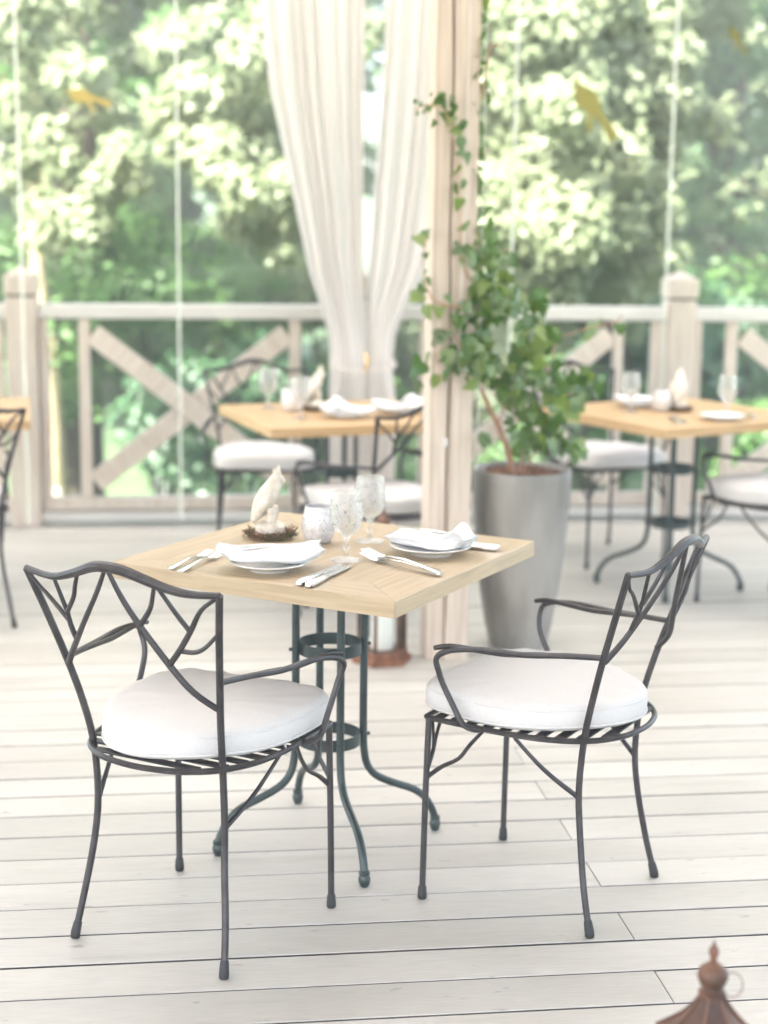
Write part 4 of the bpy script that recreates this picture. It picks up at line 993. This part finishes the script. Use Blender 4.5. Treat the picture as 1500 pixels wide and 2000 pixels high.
def dome(c, rad, n, pr, seed, front=None, zmin=-99):
    rs = random.Random(seed); out = []
    while len(out) < n:
        d = Vector((rs.gauss(0, 1), rs.gauss(0, 1), rs.gauss(0, 1))).normalized(); k = rs.uniform(.72, 1.)
        p = Vector((c[0]+d.x*rad[0]*k, c[1]+d.y*rad[1]*k, c[2]+d.z*rad[2]*k))
        if p.z < zmin or (front and not front(p)): continue
        out.append((p.x, p.y, p.z, rs.uniform(.75, 1.25)*pr))
    return out
A = [(20, 60, 12, 80), (95, 110, 12, 85), (40, 210, 12, 80), (150, 150, 11.6, 70), (190, 215, 11.8, 60), (100, 260, 11.8, 60), (20, 330, 12, 60), (215, 30, 12.5, 50), (130, 10, 12.4, 60), (60, 0, 12, 70),
     (260, 110, 12.6, 55), (330, 95, 12, 70), (420, 60, 12, 80), (500, 110, 12, 80), (390, 180, 11.7, 80), (470, 210, 11.7, 85), (330, 230, 12, 60), (540, 40, 12, 70), (560, 200, 12, 60), (350, 290, 12, 50), (420, 280, 12, 65), (515, 300, 11.8, 65),
     (60, 305, 11.6, 40), (130, 320, 11.8, 50), (240, 300, 11.2, 60), (215, 350, 11.1, 60), (270, 350, 11.4, 40), (185, 370, 11.2, 40),
     (80, 400, 11.4, 50), (130, 420, 11.2, 60), (170, 440, 11.2, 50), (70, 460, 11.4, 40), (190, 410, 11.4, 40), (110, 480, 11.6, 30),
     (430, 330, 11.6, 60), (480, 370, 11.5, 65), (520, 420, 11.5, 60), (460, 430, 11.6, 50), (560, 440, 11.7, 45), (570, 350, 11.8, 60), (600, 250, 12, 60), (500, 470, 11.8, 40), (550, 500, 12, 35),
     (640, 120, 12.4, 80), (620, 400, 12, 50), (720, 60, 12.8, 50)]
mapleA = padlist(A, 1)+dome((-2.4, 14.6, 5.6), (4.4, 3.4, 2.6), 46, .55, 2, lambda p: p.z > 3.6)
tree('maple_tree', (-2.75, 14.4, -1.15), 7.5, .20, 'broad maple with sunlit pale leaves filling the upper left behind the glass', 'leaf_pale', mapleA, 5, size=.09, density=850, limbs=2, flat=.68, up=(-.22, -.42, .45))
B = [(960+R.uniform(-15, 15), y, 11.6, 60) for y in range(20, 560, 70)]+[(1040+R.uniform(-15, 15), y, 11.3, 75) for y in range(0, 600, 62)]+[(1120+R.uniform(-20, 20), y, 11.1, 78) for y in range(30, 570, 60)]+[(1200+R.uniform(-20, 20), y, 11.3, 75) for y in range(0, 560, 62)]+[(1280, y, 11.8, 55) for y in (20, 90, 170, 280, 350)]+[(1180, 560, 11.5, 50), (1110, 590, 11.4, 40), (1340, 210, 12, 50), (1400, 240, 12, 40), (1260, 460, 11.9, 30), (900, 80, 12.2, 50), (1230, 640, 12, 30), (1010, 660, 12, 50), (1080, 650, 11.8, 50)]
B += [(x+R.uniform(-20, 20), y+R.uniform(-20, 20), 11.9, 60) for x in (960, 1030, 1100, 1170, 1240, 1300) for y in range(10, 560, 85)]
mapleB = padlist(B, 3, .4)+dome((2.0, 13.6, 4.4), (2.6, 3.0, 2.0), 26, .5, 4, lambda p: p.z > 3.5)
tree('maple_tree', (1.9, 14.2, -1.15), 7.0, .19, 'very bright sunlit maple behind the yellow bird on the glass', 'leaf_pale', mapleB, 6, size=.088, density=950, flat=.85, up=(-.25, -.5, .42))
D = [(1290, 130, 17, 60), (1350, 90, 17, 60), (1330, 260, 16.5, 60), (1400, 330, 16.5, 60), (1460, 260, 17, 55), (1490, 340, 17, 60), (1420, 420, 16, 60), (1360, 400, 16, 60), (1290, 430, 16.5, 60), (1480, 440, 16, 60), (1330, 500, 16, 60), (1420, 530, 16, 60), (1490, 560, 16, 60), (1260, 560, 16, 55), (1370, 600, 16, 55), (1300, 340, 16.8, 60), (1490, 120, 17, 30), (1300, 20, 17, 60), (1390, 30, 17.5, 50), (1470, 10, 17.5, 40)]
firD = padlist(D, 5, .5)+dome((4.6, 18.4, 4.6), (2.6, 2.2, 4.4), 60, .6, 8, lambda p: p.x > 2.3)
tree('beech_tree', (3.7, 18.0, -1.15), 8.0, .22, 'darker bluish green tree behind the corner post at right', 'leaf_blue', firD, 9, size=.11, density=240)
E_ = [(1480, 60, 13.4, 40), (1420, 200, 13.4, 35), (1490, 180, 13.5, 30), (1350, 130, 13.3, 35), (1380, 470, 13, 45), (1440, 500, 13, 40), (1400, 400, 13, 45), (1470, 420, 13, 40), (1350, 330, 13.5, 30), (1490, 500, 13, 40), (1440, 350, 13.5, 35), (1450, 290, 13.6, 22), (1480, 620, 13, 25), (1500, 640, 13, 30), (1360, 520, 13.2, 25)]
tree('maple_tree', (3.9, 13.6, -1.15), 4.6, .08, 'young maple with scattered bright leaves right of the corner post', 'leaf_pale', padlist(E_, 12, .3)+dome((3.9, 14.2, 3.2), (1.5, 1.3, 1.5), 26, .35, 12, lambda p: p.x > 3.0), 13, size=.09, density=170)
# darker wood behind: separate trees with their own trunks
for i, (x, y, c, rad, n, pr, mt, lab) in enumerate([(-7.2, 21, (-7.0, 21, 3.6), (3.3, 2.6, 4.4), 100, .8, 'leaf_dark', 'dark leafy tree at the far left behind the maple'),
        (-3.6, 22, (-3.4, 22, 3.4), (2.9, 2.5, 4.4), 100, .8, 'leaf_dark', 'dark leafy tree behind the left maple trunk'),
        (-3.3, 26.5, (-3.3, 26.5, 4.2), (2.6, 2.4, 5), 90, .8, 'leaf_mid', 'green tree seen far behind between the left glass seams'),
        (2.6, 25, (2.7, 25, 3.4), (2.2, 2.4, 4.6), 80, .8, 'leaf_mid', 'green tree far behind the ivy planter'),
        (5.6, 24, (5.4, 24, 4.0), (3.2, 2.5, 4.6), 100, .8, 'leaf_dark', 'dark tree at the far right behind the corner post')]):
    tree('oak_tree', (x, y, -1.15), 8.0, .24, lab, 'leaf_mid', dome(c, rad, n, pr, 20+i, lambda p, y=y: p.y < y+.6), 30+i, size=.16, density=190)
# pale trunked birch left, seen below the rail
bt = tree('birch_tree', (-2.62, 12.8, -1.15), 4.2, .085, 'slim pale trunk lit by the sun between the left post and the first baluster', 'leaf_mid', padlist([(110, 650, 12.8, 40), (130, 690, 12.8, 35), (90, 620, 12.9, 40), (200, 800, 12.5, 25)], 4, .2)+dome((-2.9, 13.2, 2.9), (1.1, .9, .9), 14, .4, 3), 41, size=.09, bark='bark_pale', density=150, limbs=4)
# shrubs below the rail
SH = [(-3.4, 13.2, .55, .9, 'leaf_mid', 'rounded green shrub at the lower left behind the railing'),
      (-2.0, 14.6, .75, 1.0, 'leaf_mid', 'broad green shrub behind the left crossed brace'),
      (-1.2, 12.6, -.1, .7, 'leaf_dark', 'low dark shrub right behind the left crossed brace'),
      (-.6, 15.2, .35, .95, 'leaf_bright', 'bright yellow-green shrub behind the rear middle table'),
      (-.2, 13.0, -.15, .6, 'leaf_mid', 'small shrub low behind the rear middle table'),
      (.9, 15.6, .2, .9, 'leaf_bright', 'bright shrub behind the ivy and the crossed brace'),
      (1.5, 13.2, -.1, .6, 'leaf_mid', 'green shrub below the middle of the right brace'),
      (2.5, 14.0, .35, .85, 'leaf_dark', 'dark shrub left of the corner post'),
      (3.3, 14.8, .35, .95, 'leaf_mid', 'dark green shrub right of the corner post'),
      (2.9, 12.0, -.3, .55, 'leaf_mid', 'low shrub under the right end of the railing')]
for i, (x, y, z, rad, mt, lab) in enumerate(SH):
    r = empty('shrub', (x, y, -1.15)); tag(r, lab, 'shrub', 'shrubs beyond the railing')
    rs = random.Random(60+i); pads = dome((0, 0, z+1.15-.1), (rad, rad*.8, rad*1.0), 26, rad*.42, 60+i)
    for q in pads[::4]: MB().tube([(rs.uniform(-.08, .08), rs.uniform(-.08, .08), -.1), (q[0]*.5, q[1]*.5, q[2]*.55), q[:3]], [.03, .02, .006], 6).obj('stem', 'bark', r)
    leaf_mesh('foliage', [q[:3] for q in pads], [q[3] for q in pads], [int(230*(q[3]/.4)**2) for q in pads], .08, mt, r, 70+i)
# added white clusters that imitate sun glints in the blur
for i, (px, py, Y, s) in enumerate([(392, 862, 13.6, .05), (300, 885, 13.4, .05), (322, 935, 13.2, .04), (310, 915, 13.3, .035), (105, 965, 12.0, .055), (350, 850, 13.9, .025), (1310, 930, 13, .04)]):
    v = at(px, py, Y); m = MB(); rs = random.Random(i)
    for q in range(26):
        d = Vector((rs.gauss(0, 1), rs.gauss(0, 1), rs.gauss(0, 1))).normalized(); t = d.orthogonal().normalized(); b = d.cross(t); c = d*s*.8
        m.add([c+t*s*.4, c+b*s*.4+d*s*.1, c-t*s*.4, c-b*s*.4+d*s*.1], [(0, 1, 2, 3)])
    m.tube([(0, 0, -s), (0, .05, -v.z-1.15)], .006, 5, smooth=1)
    o = m.obj('blossom', 'petal', smooth=False); o.location = v
    tag(o, ['white blossom head flaring below the crossing of the left brace', 'white blossom left of the largest one, low behind the brace', 'lowest white blossom right of the left brace foot', 'white blossom just under the left one of the pair', 'white blossom at the foot of the baluster beside the left post', 'faint small blossom above the largest white one', 'white blossom below the right rear table'][i], 'flower', 'white blossoms beyond the railing')
# pinkish house glimpsed between the trees at the top right of the post
h_ = empty('house', (3.2, 40, -.6)); tag(h_, 'pinkish house glimpsed high behind the trees right of the timber post', 'building')
MB().box((0, 0, 3.2), (6, 6, 6.4)).obj('wall', 'house_wall', h_, smooth=False)
m = MB(); m.add([(-3.3, -3.3, 6.41), (3.3, -3.3, 6.41), (3.3, 3.3, 6.41), (-3.3, 3.3, 6.41), (-3.0, 0, 8.6), (3.0, 0, 8.6)], [(0, 1, 5, 4), (2, 3, 4, 5), (1, 2, 5), (3, 0, 4), (3, 2, 1, 0)]); m.obj('roof', 'roof_tile', h_, smooth=False)
for x in (-1.8, 0, 1.8):
    w2 = MB().box((x, -3.02, 4.6), (.9, .05, 1.3)).obj('window', 'dark_hole', h_, smooth=False)
    MB().box((x, -3.06, 3.92), (1.0, .12, .05)).obj('sill', 'rail_paint', w2, smooth=False)

# ------------------------------------------------------------------ air volume added to imitate milky film glare
hz = MB().box((0, 18, 4.5), (70, 60, 14)).obj('haze', 'lawn', smooth=False)
hm = bpy.data.materials.new('haze_air'); hm.use_nodes = True; hm.node_tree.nodes.clear()
ho = hm.node_tree.nodes.new('ShaderNodeOutputMaterial'); hv = hm.node_tree.nodes.new('ShaderNodeVolumePrincipled')
hv.inputs['Density'].default_value = .010; hv.inputs['Color'].default_value = (.97, .99, .95, 1); hv.inputs['Anisotropy'].default_value = .0
hm.node_tree.links.new(hv.outputs[0], ho.inputs['Volume']); hz.data.materials.clear(); hz.data.materials.append(hm)
tag(hz, 'thin bright summer haze over the terrace and the trees', kind='stuff')
